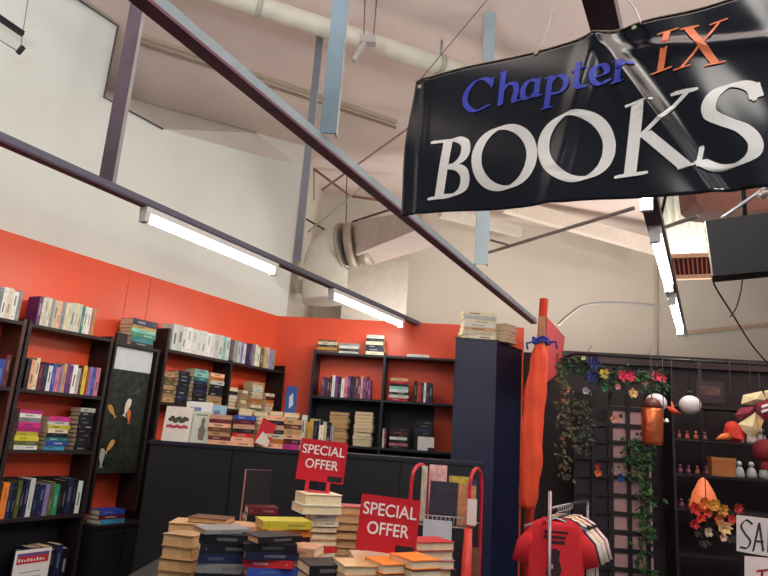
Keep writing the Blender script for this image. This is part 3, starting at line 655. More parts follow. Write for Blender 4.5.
# ------------------------------------------------------------------ low black bookcase in the middle
LX0, LX1, LY, LZ = -1.58, 0.80, 4.70, 1.42
t = thing('low_bookcase', 'low black bookcase across the middle with displayed books on top', 'bookcase', (LX0, LY, 0))
MB().box((0, 0.012, 0.0), (LX1 - LX0, 0.35, LZ - 0.026)).build('carcass', BLACK, t)
MB().box((-0.01, -0.01, LZ - 0.0255), (LX1 - LX0 + 0.01, 0.355, LZ)).build('top_board', NAVY, t)
for k in range(4):
    w_ = (LX1 - LX0) / 4; MB().box((k*w_ + 0.006, 0, 0.04), ((k+1)*w_ - 0.006, 0.0118, LZ - 0.03)).build('back_panel', BLACK, t)
GR = 'books displayed on the low bookcase'
def cover_face(px0, px1, py0, py1, Y, name, label, m_, art, group=GR, lean=8):
    a, b = PY(px0, py1, Y), PY(px1, py1, Y); top = PY(px0, py0, Y); w = b.x - a.x; h = top.z - LZ
    t = thing(name, label, 'book', (a.x, Y, LZ + 0.001), 0, group); t.rotation_euler = (R(-lean), 0, 0)
    MB().box((0, 0, 0), (w, 0.003, h)).box((0, 0.019, 0), (w, 0.022, h)).box((0, 0.003, 0), (0.003, 0.019, h)).build('cover', m_, t)
    MB().box((0.0032, 0.0032, 0.003), (w - 0.004, 0.0188, h - 0.003)).build('pages', PAGES, t)
    art(t, w, h); return t
def cherries(t, w, h):
    mb = MB()
    for k in range(9): 
        x = w*(0.16 + 0.085*k); mb.lathe((x, -0.001, h*(0.42 + 0.02*math.sin(k*2))), [(0.0005, -0.012), (0.013, -0.006), (0.014, 0.004), (0.0005, 0.012)], 8)
    o = mb.build('cover_fruit', mat((176, 52, 60), 0.5), t)
    for v in o.data.vertices: v.co.y = -0.0006 + (v.co.y + 0.001) * 0.08
    mb = MB()
    for k in range(10):
        x = w*(0.22 + 0.065*k); z = h*(0.62 + 0.05*math.sin(k*1.7)); mb.prism([(x + 0.02*math.cos(q_), -0.0004, z + 0.016*math.sin(q_)) for q_ in [k + 2*math.pi*j/5 for j in range(5)]], (0, -0.0006 - 0.0001*k, 0))
    mb.build('cover_leaves', mat((62, 62, 42), 0.6), t)
def figure(t, w, h):
    mb = MB().prism([(w*x, -0.0004, h*z) for x, z in ((0.45,0.1),(0.75,0.08),(0.8,0.4),(0.68,0.55),(0.72,0.72),(0.6,0.82),(0.48,0.72),(0.5,0.55),(0.38,0.42))], (0, -0.0006, 0)); mb.build('cover_picture', mat((120, 104, 100), 0.6), t)
    MB().box((w*0.12, -0.0012, h*0.86), (w*0.8, -0.0003, h*0.9)).build('cover_title', mat((90, 120, 110), 0.6), t)
def plain(t, w, h): MB().box((w*0.15, -0.0012, h*0.75), (w*0.6, -0.0003, h*0.86)).build('cover_title', mat((110, 120, 170), 0.6), t)
cover_face(160.5, 188, 405, 442, 4.73, 'cookbook', 'white book with a picture of red cherries facing out', mat((224, 216, 208), 0.45), cherries)
cover_face(189, 207, 410, 443, 4.74, 'book', 'pale green book with a grey figure on its cover', mat((196, 204, 186), 0.45), figure)
cover_face(180, 206, 400, 444, 4.80, 'book', 'tall white book standing behind the cherry book', mat((222, 222, 220), 0.45), plain)
cover_face(206.5, 221, 404, 444, 4.84, 'book', 'light blue book standing behind the dusky red pile', mat((140, 180, 206), 0.45), plain)
def mid(px, cols, lab, L, Y=4.79, rz=0, **k):
    x = PY(px, 447, Y).x; return stack((x, Y, LZ), R(rz), cols, lab, GR, L=L, jitter=3, **k)
mid(219.5, ['peach', 'maroon', 'peach', 'brown', 'tan', 'maroon', 'peach'], 'of the dusky red pile on low bookcase', 0.165, T=(0.027, 0.032))
mid(243, ['blue', 'maroon', 'peach', 'black', 'red', 'peach', 'peach'], 'of the pile left of the red leaning book', 0.165, T=(0.028, 0.033))
mid(274.5, ['peach', 'black', 'peach', 'black', 'cream', 'orange', 'peach'], 'of the pile right of the red leaning book', 0.14, T=(0.028, 0.033))
mid(292, ['tan', 'brown', 'tan', 'peach', 'maroon', 'magenta'], 'of the pile with the magenta bottom', 0.125, T=(0.032, 0.037))
x = PY(260, 447, 4.70).x
t = thing('book', 'red and white book leaning between two piles on low bookcase', 'book', (x, 4.712, LZ + 0.003), 0, GR); t.rotation_euler = (R(-6), R(14), 0)
MB().box((-0.055, 0, 0.01), (0.055, 0.003, 0.20)).box((-0.055, 0.014, 0.01), (0.055, 0.017, 0.20)).build('cover', RED, t); MB().box((-0.05, 0.0031, 0.012), (0.05, 0.0139, 0.198)).build('pages', PAGES, t)
MB().prism([(-0.05, -0.0004, 0.02), (0.05, -0.0004, 0.012), (0.05, -0.0004, 0.06), (-0.02, -0.0004, 0.11)], (0, -0.0006, 0)).build('cover_picture', mat((220, 214, 200), 0.5), t)
LFm = Frame((0, 0, 0), 0)
xa, xb = PY(238, 420, 4.93).x, PY(298, 420, 4.93).x
for i in range(4):
    L = (xb - xa) / 4
    c = ['cream', 'pale', 'tan', 'cream'][i]
    stack((xa + (i + 0.5) * L, 4.97, LZ), 0, [c, 'cream', 'tan', 'cream', 'pale', 'cream', 'tan', 'cream'], 'of the %s pale back pile on low bookcase' % ORD[i], 'pale piles at the back of the low bookcase', L=L*0.93, W_=0.12, T=(0.030, 0.034), jitter=1, pose='back')
row(Frame((0, 0, 0), 0), PY(297, 430, 4.80).x, PY(318, 430, 4.8).x, LZ, 4.76, ['black', 'pale', 'gold', 'gold', 'navy'], 'of the golden group on low bookcase', 'golden books on the low bookcase', (0.2, 0.25))
row(Frame((0, 0, 0), 0), PY(319.5, 430, 4.80).x, PY(334, 430, 4.8).x, LZ, 4.76, ['cream', 'cream', 'black', 'grey'], 'right of the golden group on low bookcase', 'cream books on the low bookcase', (0.18, 0.21))
a = PY(291, 408, 5.0)
t = thing('book', 'small blue and white book standing upright on the pale back piles', 'book', (a.x, 4.95, LZ + 0.262), 0, GR)
hh = PY(291, 386, 4.95).z - t.location.z
MB().box((-0.042, 0, 0), (0.042, 0.003, hh)).box((-0.042, 0.012, 0), (0.042, 0.015, hh)).build('cover', mat((50, 82, 150), 0.4), t); MB().box((-0.039, 0.0031, 0.002), (0.039, 0.0119, hh - 0.002)).build('pages', PAGES, t)
MB().prism([(-0.01, -0.0003, hh*0.15), (0.02, -0.0003, hh*0.3), (0.012, -0.0003, hh*0.75), (-0.015, -0.0003, hh*0.6)], (0, -0.0005, 0)).build('cover_picture', mat((190, 210, 226), 0.5), t)

# ------------------------------------------------------------------ display table with piles in front
TZ = 0.95
t = thing('display_table', 'long black display table under the special offer book piles', 'table', (-0.35, 2.85, 0))
MB().box((-0.58, -0.80, TZ - 0.04), (0.68, 0.62, TZ)).build('tabletop', BLACK, t)
for sx, sy in ((-0.53, -0.75), (0.63, -0.75), (0.63, 0.57), (-0.53, 0.57)): MB().box((sx - 0.03, sy - 0.03, 0), (sx + 0.03, sy + 0.03, TZ - 0.0405)).build('leg', BLACK, t)
MB().box((-0.5, -0.74, TZ - 0.14), (0.6, -0.72, TZ - 0.0405)).build('apron', BLACK, t)
def pile(px, ytop, Y, rz, cols, lab, L=0.2, W_=0.13, T=0.03, pose='lie', pages=None, jit=5, top_z=None):
    p = PY(px, ytop, Y); n = max(1, round((p.z - TZ) / T)); T2 = (p.z - TZ) / n - 0.0006
    cs = [cols[i % len(cols)] for i in range(n)]
    stack((p.x, Y, TZ), R(rz), cs, lab, lab, L=L, W_=W_, T=[T2] * n, pose=pose, pages=pages, jitter=jit)
    return Vector((p.x, Y, p.z))
pile(186, 533, 2.50, -12, ['tan', 'tan', 'brown', 'tan', 'tan', 'tan'], 'of the tan pile at the left end', L=0.13, W_=0.11, T=0.04, pose='back', pages=TANPAGES, jit=3)
pile(212, 522, 2.78, 5, ['tan', 'brown', 'tan'], 'of the flat tan pile behind the black pile', L=0.30, W_=0.16, T=0.04, pose='back', pages=TANPAGES, jit=2)
pile(226, 532, 2.36, 14, ['black', 'black', 'navy', 'grey', 'black', 'black'], 'of the glossy black pile', L=0.165, W_=0.12, T=0.032, jit=5)
pile(270, 541, 2.34, 14, ['black', 'navy', 'red', 'blue', 'maroon', 'red', 'cyan'], 'of the blue and red pile', L=0.18, W_=0.13, T=0.026, pages=TANPAGES, jit=9)
pile(262, 525, 2.78, 12, ['peach', 'maroon', 'tan', 'brown', 'orange'], 'of the peach topped pile', L=0.18, W_=0.12, T=0.03, jit=5, pages=TANPAGES)
pile(283, 519, 2.62, 28, ['yellow', 'orange', 'black', 'orange', 'red', 'peach', 'orange'], 'of the yellow topped pile', L=0.19, W_=0.13, T=0.03, pages=TANPAGES, jit=6)
sp0 = pile(322, 512, 2.84, 16, ['white', 'cream', 'maroon', 'tan', 'peach', 'red', 'cream', 'tan', 'cream', 'peach'], 'of the narrow pile under the rear sign', L=0.115, W_=0.12, T=0.026, pose='mix', jit=6)
zz = stack((PY(317, 512, 2.82).x, 2.82, sp0.z), R(24), ['cream', 'pale'], 'of the wide pair under the rear sign', 'wide pair under the rear sign', L=0.165, W_=0.15, T=[0.042, 0.034], jitter=4, pose='back')
sp = Vector((0, 0, zz))
pile(345, 505, 2.95, 6, ['red', 'tan', 'black', 'maroon', 'tan', 'black', 'tan', 'maroon', 'tan'], 'of the red topped pile between the signs', L=0.17, W_=0.13, T=0.033, pose='back', pages=TANPAGES, jit=4)
pile(306, 545, 2.40, -10, ['peach', 'tan', 'maroon', 'cream'], 'of the small pile in front of the cream pile', L=0.11, W_=0.12, T=0.03, jit=5)
pile(330, 561, 2.12, 22, ['black', 'navy', 'cream', 'black'], 'of the glossy dark pile in the foreground', L=0.17, W_=0.13, T=0.03, jit=3)
sp2 = pile(385, 555, 2.22, 12, ['peach', 'pink', 'tan', 'orange', 'white'], 'of the pile under the front sign', L=0.22, W_=0.14, T=0.03, pose='back', jit=3)
pile(427, 539, 2.38, 24, ['red', 'white', 'pink', 'red', 'peach', 'white', 'maroon', 'cream'], 'of the red and white pile right of front sign', L=0.15, W_=0.12, T=0.028, pose='back', jit=5)
# row of leaning paperbacks in the foreground
for k, (px, py, rz, cs) in enumerate(((357, 562, 20, ['tan', 'peach', 'orange', 'cream']), (388, 560, 26, ['orange', 'red', 'peach', 'maroon']), (416, 556, 30, ['orange', 'maroon', 'peach', 'red']))):
    pile(px, py, 2.06, rz, cs, 'of the %s foreground paperback pile' % ['left', 'middle', 'right'][k], L=0.105, W_=0.13, T=0.026, pose='back', jit=5)
# dark books and an open standing book left rear
pile(262, 506, 3.15, 22, ['maroon', 'black', 'red', 'black', 'navy'], 'of the dark pile beside the upright pink book', L=0.15, W_=0.13, T=0.03, jit=4)
p = PY(240, 515, 3.2)
t = thing('book', 'thin pink edged book standing upright at the rear of the table', 'book', (p.x, 3.2, TZ + 0.001), R(-60), 'offer books, upright'); hh = PY(240, 469, 3.2).z - TZ
MB().box((0, 0, 0), (0.004, 0.13, hh)).build('cover', mat((206, 130, 140), 0.5), t); MB().box((0.0041, 0.004, 0.003), (0.020, 0.126, hh - 0.003)).build('pages', PAGES, t)
MB().box((0.0201, 0.0, 0), (0.024, 0.13, hh)).build('front_cover', mat((30, 26, 34), 0.5), t)

def loose(px, py, Y, rz, c, lab, L=0.18, W_=0.12, T=0.024, pose='back', z=None):
    p = PY(px, py, Y); book((p.x, Y, z), R(rz), T, W_, L, c, lab, 'loose books lying on the piles', pose, TANPAGES)
def top_of(gkey): return max(r['loc'].z + r['T'] for r in BOOKS if gkey in r['group']) + 0.0006
loose(222, 528, 2.37, 34, 'grey', 'grey glossy book askew on top of the black pile', 0.165, 0.12, 0.014, 'lie', top_of('glossy black pile'))
loose(272, 538, 2.35, 38, 'black', 'black book askew on top of the blue and red pile', 0.17, 0.12, 0.022, 'lie', top_of('blue and red pile'))
loose(212, 516, 2.78, -6, 'brown', 'brown book lying on the flat tan pile', 0.16, 0.12, 0.02, 'back', top_of('flat tan pile'))
# special offer signs
def text_mesh(body, size, name, m_, parent, loc, rot=(R(90), 0, 0), sx=1.0, spacing=1.0, bold=0.0, ext=0.0006):
    cu = bpy.data.curves.new(name, 'FONT'); cu.body = body; cu.size = size; cu.align_x = 'CENTER'; cu.align_y = 'CENTER'; cu.extrude = ext; cu.offset = bold; cu.space_line = spacing
    o = bpy.data.objects.new(name, cu); COL.objects.link(o)
    dg = bpy.context.evaluated_depsgraph_get(); me = bpy.data.meshes.new_from_object(o.evaluated_get(dg)); bpy.data.objects.remove(o)
    o = bpy.data.objects.new(name, me); COL.objects.link(o); me.materials.clear(); me.materials.append(m_)
    o.parent = parent; o.location = loc; o.rotation_euler = rot; o.scale = (sx, 1, 1); return o
def offer_sign(label, tl, tr, bl, br, Y, foot_z, rz):
    c = PY((tl[0]+tr[0]+bl[0]+br[0])/4, (tl[1]+tr[1]+bl[1]+br[1])/4, Y)
    w = (PY(*tr, Y) - PY(*tl, Y)).length; h = (PY(*bl, Y) - PY(*tl, Y)).length
    t = thing('offer_sign', label, 'sign', (c.x, Y, foot_z), R(rz), 'red special offer signs'); t.rotation_euler = (R(-4), R(3.0), R(rz))
    zc = c.z - foot_z
    MB().box((-w/2, 0, zc - h/2), (w/2, 0.003, zc + h/2)).build('panel', RED, t)
    o = text_mesh('SPECIAL', h*0.315, 'lettering', WHITE, t, (0, -0.0012, zc + h*0.24), sx=w*0.90/(h*0.315*4.05)*1.0, bold=h*0.004)
    b = [v.co.x for v in o.data.vertices]; o.scale = (w*0.90/(max(b)-min(b)), 1, 1)
    o2 = text_mesh('OFFER', h*0.315, 'lettering', WHITE, t, (0.0, -0.0012, zc - h*0.10), bold=h*0.004)
    b = [v.co.x for v in o2.data.vertices]; o2.scale = (w*0.70/(max(b)-min(b)), 1, 1)
    MB().box((w*0.16, -0.0012, zc - h*0.47), (w*0.47, -0.0002, zc - h*0.34)).build('black_strip', BLACK, t)
    if zc - h/2 > 0.02:
        zb = zc - h/2 - 0.0005
        MB().box((-w*0.28, 0, 0), (w*0.24, 0.05, 0.006)).box((-w*0.28, 0.0, 0.006), (-w*0.20, 0.004, zb)).box((w*0.16, 0.0, 0.006), (w*0.24, 0.004, zb)).build('holder', mat((206, 40, 56), 0.35), t)
    return t
offer_sign('rear red sign reading SPECIAL OFFER on a tall cream pile', (300, 437), (347, 443), (293, 478), (341, 485), 2.82, sp.z + 0.0015, -3)
offer_sign('front red sign reading SPECIAL OFFER standing on orange books', (362, 493), (421, 502), (352, 548), (412, 556), 2.22, sp2.z + 0.0015, -3)

# ------------------------------------------------------------------ wire magazine rack
RY = 3.70
t = thing('magazine_rack', 'red tubular wire rack of books with a white price sheet', 'rack', (PY(447, 500, RY).x, RY, 0), R(-6))
rx = t.location.x; rw = (PY(470, 480, RY).x - PY(414, 480, RY).x) / 2; ztop = PY(470, 468, RY).z
REDT = mat((200, 34, 56), 0.35)
for s in (-1, 1):
    pts = [(s*rw - 0.04, -0.14, 0.0), (s*rw - 0.04, -0.14, ztop - 0.1), (s*rw - 0.03, -0.12, ztop - 0.03), (s*rw, 0, ztop), (s*rw + 0.03, 0.12, ztop - 0.03), (s*rw + 0.04, 0.14, ztop - 0.1), (s*rw + 0.04, 0.14, 0.0)]
    pts = [pts[0], (pts[0][0], pts[0][1], ztop*0.5)] + crom(pts[1:-1], 6) + [(pts[-1][0], pts[-1][1], ztop*0.5), pts[-1]]
    MB().tube(pts, 0.010, 10).build('side_loop', REDT, t)
WIRE = mat((186, 178, 180), 0.4, 0.5)
levels = [ztop - 0.30, ztop - 0.62, ztop - 0.94]
for z in levels:
    mb = MB()
    for zz, r_ in ((0, 0.003), (0.05, 0.003)): mb.tube([(-rw - 0.035, -0.15, z + zz), (rw - 0.045, -0.15, z + zz)], r_, 6)
    mb.tube([(-rw + 0.04, 0.13, z), (rw + 0.03, 0.13, z)], 0.003, 6)
    for k in range(14):
        x = -rw - 0.03 + k * (2*rw - 0.02) / 13; mb.tube([(x, -0.15, z + 0.05), (x, -0.15, z), (x + 0.07, 0.13, z)], 0.0018, 5)
    mb.build('wire_basket', WIRE, t)
MB().box((-0.12, -0.158, levels[0] - 0.10), (0.03, -0.1555, levels[0] + 0.03)).build('price_sheet', mat((206, 206, 216), 0.8), t)
MB().box((rw - 0.05, -0.165, levels[0] + 0.02), (rw + 0.0, -0.162, levels[0] + 0.15)).build('price_tag', mat((236, 214, 210), 0.8), t)
MB().tube([(rw - 0.04, -0.15, levels[2] + 0.1), (rw - 0.045, -0.15, levels[1] + 0.0), (rw - 0.04, -0.15, levels[0] + 0.0)], [0.02, 0.03, 0.022], 10).build('red_ribbon', mat((214, 60, 50), 0.5, bump=0.8), t)
RF = Frame((t.location.x, t.location.y, 0), R(-6))
def rackbook(x, y, z, w, h, tk, lean, yaw, rgb, label, page_top=True):
    o = thing('book', label, 'book', RF.w(x, y, z + 0.004), RF.a + R(yaw), 'books in the wire rack'); o.rotation_euler = (R(lean), 0, RF.a + R(yaw))
    MB().box((0, 0, 0), (w, 0.003, h)).box((0, tk - 0.003, 0), (w, tk, h)).box((w - 0.003, 0.003, 0), (w, tk - 0.003, h)).build('cover', mat(rgb, 0.4, var=0.3, scale=30), o)
    MB().box((0.002, 0.0031, 0.002), (w - 0.0032, tk - 0.0031, h - 0.002)).build('pages', PAGES, o)
rackbook(-rw + 0.01, -0.02, levels[0], 0.03, 0.29, 0.10, -3, 0, (206, 196, 180), 'cream thick book at left end of the wire rack')
rackbook(-rw + 0.05, 0.03, levels[0], 0.10, 0.30, 0.03, -6, 0, (206, 160, 160), 'pale pink book at the back of the wire rack')
rackbook(-rw + 0.06, -0.10, levels[0], 0.15, 0.22, 0.03, -8, -4, (46, 44, 60), 'dark patterned book at the front of the wire rack')
rackbook(-rw + 0.16, -0.02, levels[0], 0.12, 0.25, 0.03, -8, -4, (176, 160, 60), 'yellow topped book in the wire rack')
rackbook(0.02, -0.085, levels[0], 0.13, 0.21, 0.035, -8, -6, (200, 140, 96), 'tan book leaning at right of the wire rack')
rackbook(0.04, 0.02, levels[0], 0.12, 0.235, 0.03, -8, -4, (40, 54, 100), 'blue book behind the tan one in wire rack')
rackbook(-rw + 0.05, -0.10, levels[1], 0.14, 0.20, 0.03, -6, 0, (60, 44, 56), 'plum book on the lower basket of the wire rack')
rackbook(-0.01, -0.09, levels[1], 0.12, 0.21, 0.03, -6, 0, (36, 36, 44), 'black book on the lower basket of the wire rack')
rackbook(0.10, 0.0, levels[1], 0.09, 0.20, 0.03, -6, 0, (120, 76, 54), 'brown book on the lower basket of the wire rack')

# ------------------------------------------------------------------ clothes rack with T-shirts
CY = 3.85
top = PY(550, 491, CY)
t = thing('clothes_rack', 'chrome clothes rack holding red and white shirts', 'rack', (top.x, CY, 0), R(60))
ZR = top.z - 0.10
MB().tube([(0, 0, 0), (0, 0, top.z)], 0.011, 10).build('upright', mat((150, 130, 136), 0.35, 0.7), t)
MB().tube([(1.0, 0, 0), (1.0, 0, ZR)], 0.011, 10).build('upright', mat((120, 116, 124), 0.25, 0.9), t)
MB().tube([(0, 0, ZR), (1.0, 0, ZR)], 0.010, 10).build('rail', mat((150, 144, 150), 0.25, 0.9), t)
MB().tube([(-0.0, -0.25, 0.012), (0, 0.25, 0.012)], 0.012, 8).tube([(1.0, -0.25, 0.012), (1.0, 0.25, 0.012)], 0.012, 8).build('foot', BLACK, t)
CF = Frame((top.x, CY, 0), R(60))
def tshirt(s, yaw, rgb, label, W_=0.235, extra=None, sl=1.0, dx=0):
    o0 = CF.w(s, 0, ZR - 0.055) + Vector((0.022, 0, 0)); o = thing('t_shirt', label, 'shirt', o0, R(yaw), 'shirts on the clothes rack')
    m_ = mat(rgb, 0.85, var=0.05, scale=12, bump=0.15)
    secs = [(0.0, 0.06, 0.014), (-0.015, 0.11, 0.016), (-0.04, W_*0.85, 0.018), (-0.08, W_, 0.02), (-0.16, W_*0.98, 0.021), (-0.30, W_*0.96, 0.021), (-0.48, W_*0.98, 0.022), (-0.66, W_, 0.022)]
    mb = MB(); n = 28; base = 0; vs = []
    for k, (z, w, d_) in enumerate(secs):
        for j in range(n):
            a = 2*math.pi*j/n; c, s_ = math.cos(a), math.sin(a)
            x = w * math.copysign(abs(c)**0.6, c); y = d_ * math.copysign(abs(s_)**0.8, s_) * (1 + 0.22*math.sin(j*2.2 + z*9))
            dip = 0.03 * math.exp(-(x/0.07)**2) * (1 if k == 0 else 0) * (1 if s_ < 0 else 0)
            vs.append((x, y, z - dip))
    mb.add(vs, [(k*n+j, k*n+(j+1)%n, (k+1)*n+(j+1)%n, (k+1)*n+j) for k in range(len(secs)-1) for j in range(n)], 0, True)
    body = mb.build('body', m_, o); body.modifiers.new('thick', 'SOLIDIFY').thickness = 0.003
    for sd in (-1, 1):
        MB().tube([(sd*(W_ - 0.05), 0, -0.085), (sd*(W_ + 0.008), 0, -0.15), (sd*(W_ + 0.034*sl), -0.003, -0.25)], [0.045, 0.05, 0.05], 12).build('sleeve', m_, o)
    for v_o in o.children[-2:]:
        for v in v_o.data.vertices: v.co.y *= 0.4
    ring = [(0.075*math.cos(a), 0.014*math.sin(a), -0.0 - (0.028 if math.sin(a) < 0 else 0)*abs(math.sin(a))) for a in [2*math.pi*k/20 for k in range(21)]]
    MB().tube(ring, 0.006, 6).build('collar', m_, o)
    h = thing('x', None, None) if False else None
    if extra: extra(o, W_)
    hz = 0.055
    hg = thing('clothes_hanger', 'dark hanger holding the ' + label.split(' hanging')[0].split(' with')[0], 'hanger', (o0.x, o0.y, o0.z), R(yaw), 'hangers on the clothes rack')
    MB().tube([(0, 0, -0.0), (0, 0, 0.028)] + [(0.0 + 0.018*math.sin(a), 0, 0.052 - 0.018*math.cos(a)) for a in [math.pi*k/6 for k in range(0, 9)]], 0.0025, 6).build('hook', WIRE, hg)
    MB().tube([(-0.18, 0, -0.052), (0, 0, 0.005), (0.18, 0, -0.052)], 0.006, 8).build('shoulders', mat((170, 190, 200), 0.4, 0.5) if s < 0.1 else BLACK, hg)
def printed(o, W_):
    K = mat((52, 26, 34), 0.8); mb = MB(); y = -0.0275
    mb.box((-0.07, y, -0.055 - 0.02), (0.065, y + 0.004, -0.055 - 0.008)).box((-0.075, y, -0.105), (0.05, y + 0.004, -0.09)).box((-0.03, y, -0.135), (0.045, y + 0.004, -0.115))
    mb.build('print_lines', K, o)
    MB().prism([(x, y, z) for x, z in ((-0.045,-0.18),(-0.01,-0.155),(0.02,-0.17),(0.015,-0.22),(0.03,-0.27),(0.005,-0.33),(0.0,-0.42),(-0.04,-0.44),(-0.05,-0.36),(-0.06,-0.29),(-0.045,-0.24))], (0, 0.004, 0)).build('print_figure', K, o)
    MB().box((-0.05, y - 0.001, -0.265), (-0.02, y - 0.0002, -0.245)).build('print_detail', WHITE, o)
    MB().box((0.12, y + 0.0, -0.44), (0.175, y + 0.006, -0.39)).build('sticker', mat((70, 30, 140), 0.6), o)
tshirt(0.05, -4, (206, 34, 46), 'red t-shirt with dark print hanging at front of the rack', 0.165, printed)
tshirt(0.105, -3, (36, 26, 40), 'black shirt hanging just behind the red one', 0.165)
tshirt(0.16, -2, (232, 226, 214), 'white shirt hanging behind the black one', 0.175)
tshirt(0.215, -2, (214, 150, 60), 'mustard yellow shirt hanging between two white ones', 0.165)
tshirt(0.27, -2, (236, 220, 214), 'off white shirt hanging behind the mustard one', 0.18)
tshirt(0.325, -2, (120, 24, 40), 'dark red shirt hanging at the back of the rack', 0.175)
tshirt(0.38, -2, (236, 214, 210), 'pale pink shirt hanging last on the rack', 0.18)

# ------------------------------------------------------------------ gift stall on the right
SY = 6.05
# pale squares behind the lattice
PINKP = mat((190, 150, 152), 0.7, var=0.15, scale=3)
a, b = PY(592, 404, 6.2), PY(646, 576, 6.2)
t = thing('trellis', 'dark wooden lattice trellis with pale backing left of the hanging vine', 'trellis', (PY(576, 400, SY).x, SY, 0.0), R(-7.2))
x1 = PY(650, 400, SY).x - t.location.x; zt = PY(600, 392, SY).z
mb = MB(); k = 0; x = 0.0
while x < x1 + 0.01: mb.box((x - 0.018, -0.012, 0.0), (x + 0.018, 0.0, zt)); x += 0.155
mb.build('upright_slat', mat((26, 20, 26), 0.6), t)
mb = MB(); z = 0.1
while z < zt: mb.box((-0.02, 0.0005, z - 0.018), (x1 + 0.02, 0.012, z + 0.018)); z += 0.155
mb.build('cross_slat', mat((26, 20, 26), 0.6), t)
MB().box((x1*0.42, 0.02, 0.0), (x1 - 0.03, 0.03, zt - 0.12)).build('backing_panel', PINKP, t)
MB().box((0.0, 0.02, 0.0), (x1*0.40, 0.03, zt - 0.3)).build('backing_panel', mat((40, 32, 44), 0.7), t)
# dark display shelves
SH = thing('display_shelves', 'dark shelving behind the hanging ornaments at lower right', 'shelves', (2.72, 6.13, 0), R(-7.2))
for z in (0.35, 0.75, 1.13, 1.42, 1.72, 2.02): MB().box((0, -0.28, z - 0.02), (2.6, 0, z)).build('shelf', mat((36, 26, 30), 0.6), SH)
for x in (0, 1.3, 2.6): MB().box((x - 0.012, -0.281, 0), (x + 0.012, 0.0005, 2.3)).build('side_panel', mat((30, 24, 28), 0.6), SH)
SF = Frame((2.72, 6.13, 0), R(-7.2))
def figurine(x, z, rgb, label, group, h=0.11, y=-0.24):
    t = thing('figurine', label, 'ornament', SF.w(x, y, z + 0.0005), rnd.uniform(0, 6), group); s = h / 0.11
    MB().lathe((0,0,0), [(0.001, 0), (0.03*s, 0), (0.034*s, 0.02*s), (0.026*s, 0.055*s), (0.012*s, 0.072*s), (0.001, 0.074*s)], 10).build('body', mat(rgb, 0.4), t)
    MB().lathe((0,0,0.074*s), [(0.001, 0.0), (0.017*s, 0.008*s), (0.019*s, 0.02*s), (0.012*s, 0.034*s), (0.001, 0.038*s)], 10).build('head', mat(tuple(min(255, int(v*1.15)) for v in rgb), 0.4), t)
def sx_of(px, py, off=-0.24):
    P = PW(px, py, SF.w(0, off), -7.2); return (P - SF.w(0, off)).dot(Vector((SF.c, SF.s, 0))), P.z
ws = ['leftmost', 'second', 'third', 'fourth', 'fifth', 'sixth', 'last']
for r_, (y0, px0, px1, n, z, nm) in enumerate(((498, 664, 692, 5, 1.42, 'upper'), (528, 664, 692, 5, 1.13, 'lower'), (512, 666, 692, 4, 1.72, 'highest'))):
    for k in range(n):
        x = 0.055 + 0.075 * k
        c = rnd.choice(((150, 76, 56), (130, 60, 60), (170, 90, 66), (120, 66, 84)))
        figurine(max(0.06, x), z, c, 'small terracotta figurine, %s of %s shelf row right of the vine' % (ws[k], nm), 'terracotta figurines', 0.075)
# white ornaments and boxed item at right
for k, (px, z, c) in enumerate(((741, 1.72, (210, 206, 204)), (754, 1.72, (196, 190, 192)), (764, 1.72, (150, 146, 150)), (740, 1.42, (170, 186, 190)), (752, 1.42, (180, 186, 186)), (764, 1.42, (150, 156, 160)))):
    x, _ = sx_of(px, 480); figurine(x, z, c, '%s pale ornament on the %s shelf above the sale sign' % (['left', 'middle', 'right'][k % 3], 'upper' if k < 3 else 'lower'), 'pale ornaments above the sale sign', 0.14)
x, _ = sx_of(724, 485)
t = thing('cardboard_box', 'small tan box on the shelf right of the cone lamp', 'box', SF.w(x, -0.2, 1.4205), SF.a)
x0z = 0.16
MB().box((-0.1, -0.06, 0), (0.1, 0.06, x0z - 0.03)).build('box', mat((176, 110, 60), 0.7), t); MB().box((-0.104, -0.064, x0z - 0.0295), (0.104, 0.064, x0z)).build('lid', mat((186, 122, 70), 0.7), t)
# hanging things share one dark pole
def hang(name, label, cat, px, py, Y, ztop=2.9, cord_rgb=(34, 28, 34)):
    p = PY(px, py, Y); t = thing(name, label, cat, p)
    MB().tube([(0, 0, 0), (0, 0, HANGZ - p.z), (0, poleY(px) - p.y, HANGZ - p.z + 0.01)], 0.0035, 5).build('cord', mat(cord_rgb, 0.7), t); return t
HANGZ = 2.37
t = thing('hanging_pole', 'dark pole high on the right from which ornaments hang', 'pole', PY(556, 372, 5.70) * Vector((1,0,0)).x if False else (0, 0, 0))
pa, pb_ = (1.72, 5.62, HANGZ + 0.012), (5.3, 5.30, HANGZ + 0.012)
MB().tube([pa, pb_], 0.012, 8).build('pole', BLACK, t)
for q_ in (pa, pb_): MB().tube([q_, (q_[0], q_[1] + 0.9, HANGZ + 0.012)], 0.010, 6).build('bracket', BLACK, t)
def poleY(px):
    a, b = Vector(pa), Vector(pb_); best = None
    for i in range(400):
        q_ = a.lerp(b, i/399); v = M3.transposed() @ (q_ - EYE); x = 384 + F * v.x / -v.z
        if best is None or abs(x - px) < best[0]: best = (abs(x - px), q_.y)
    return best[1]
def sphere_prof(r, n=10, sq=1.0): return [(max(0.0005, r*math.sin(math.pi*k/n)), -r*sq*math.cos(math.pi*k/n)) for k in range(n + 1)]
for px, py, lab in ((656, 403, 'round white paper lantern partly behind the copper lantern'), (690, 405, 'round white paper lantern hanging in the open')):
    t = hang('paper_lantern', lab, 'lantern', px, py, poleY(px) ); 
    MB().lathe((0,0,0), sphere_prof(0.088, 12, 0.92), 22).build('shade', mat((214, 208, 212), 0.7, bump=0.2), t)
    MB().tube([(0,0,0.09), (0,0,0.12)], 0.02, 10).build('cap', BLACK, t)
p = (651, 410)
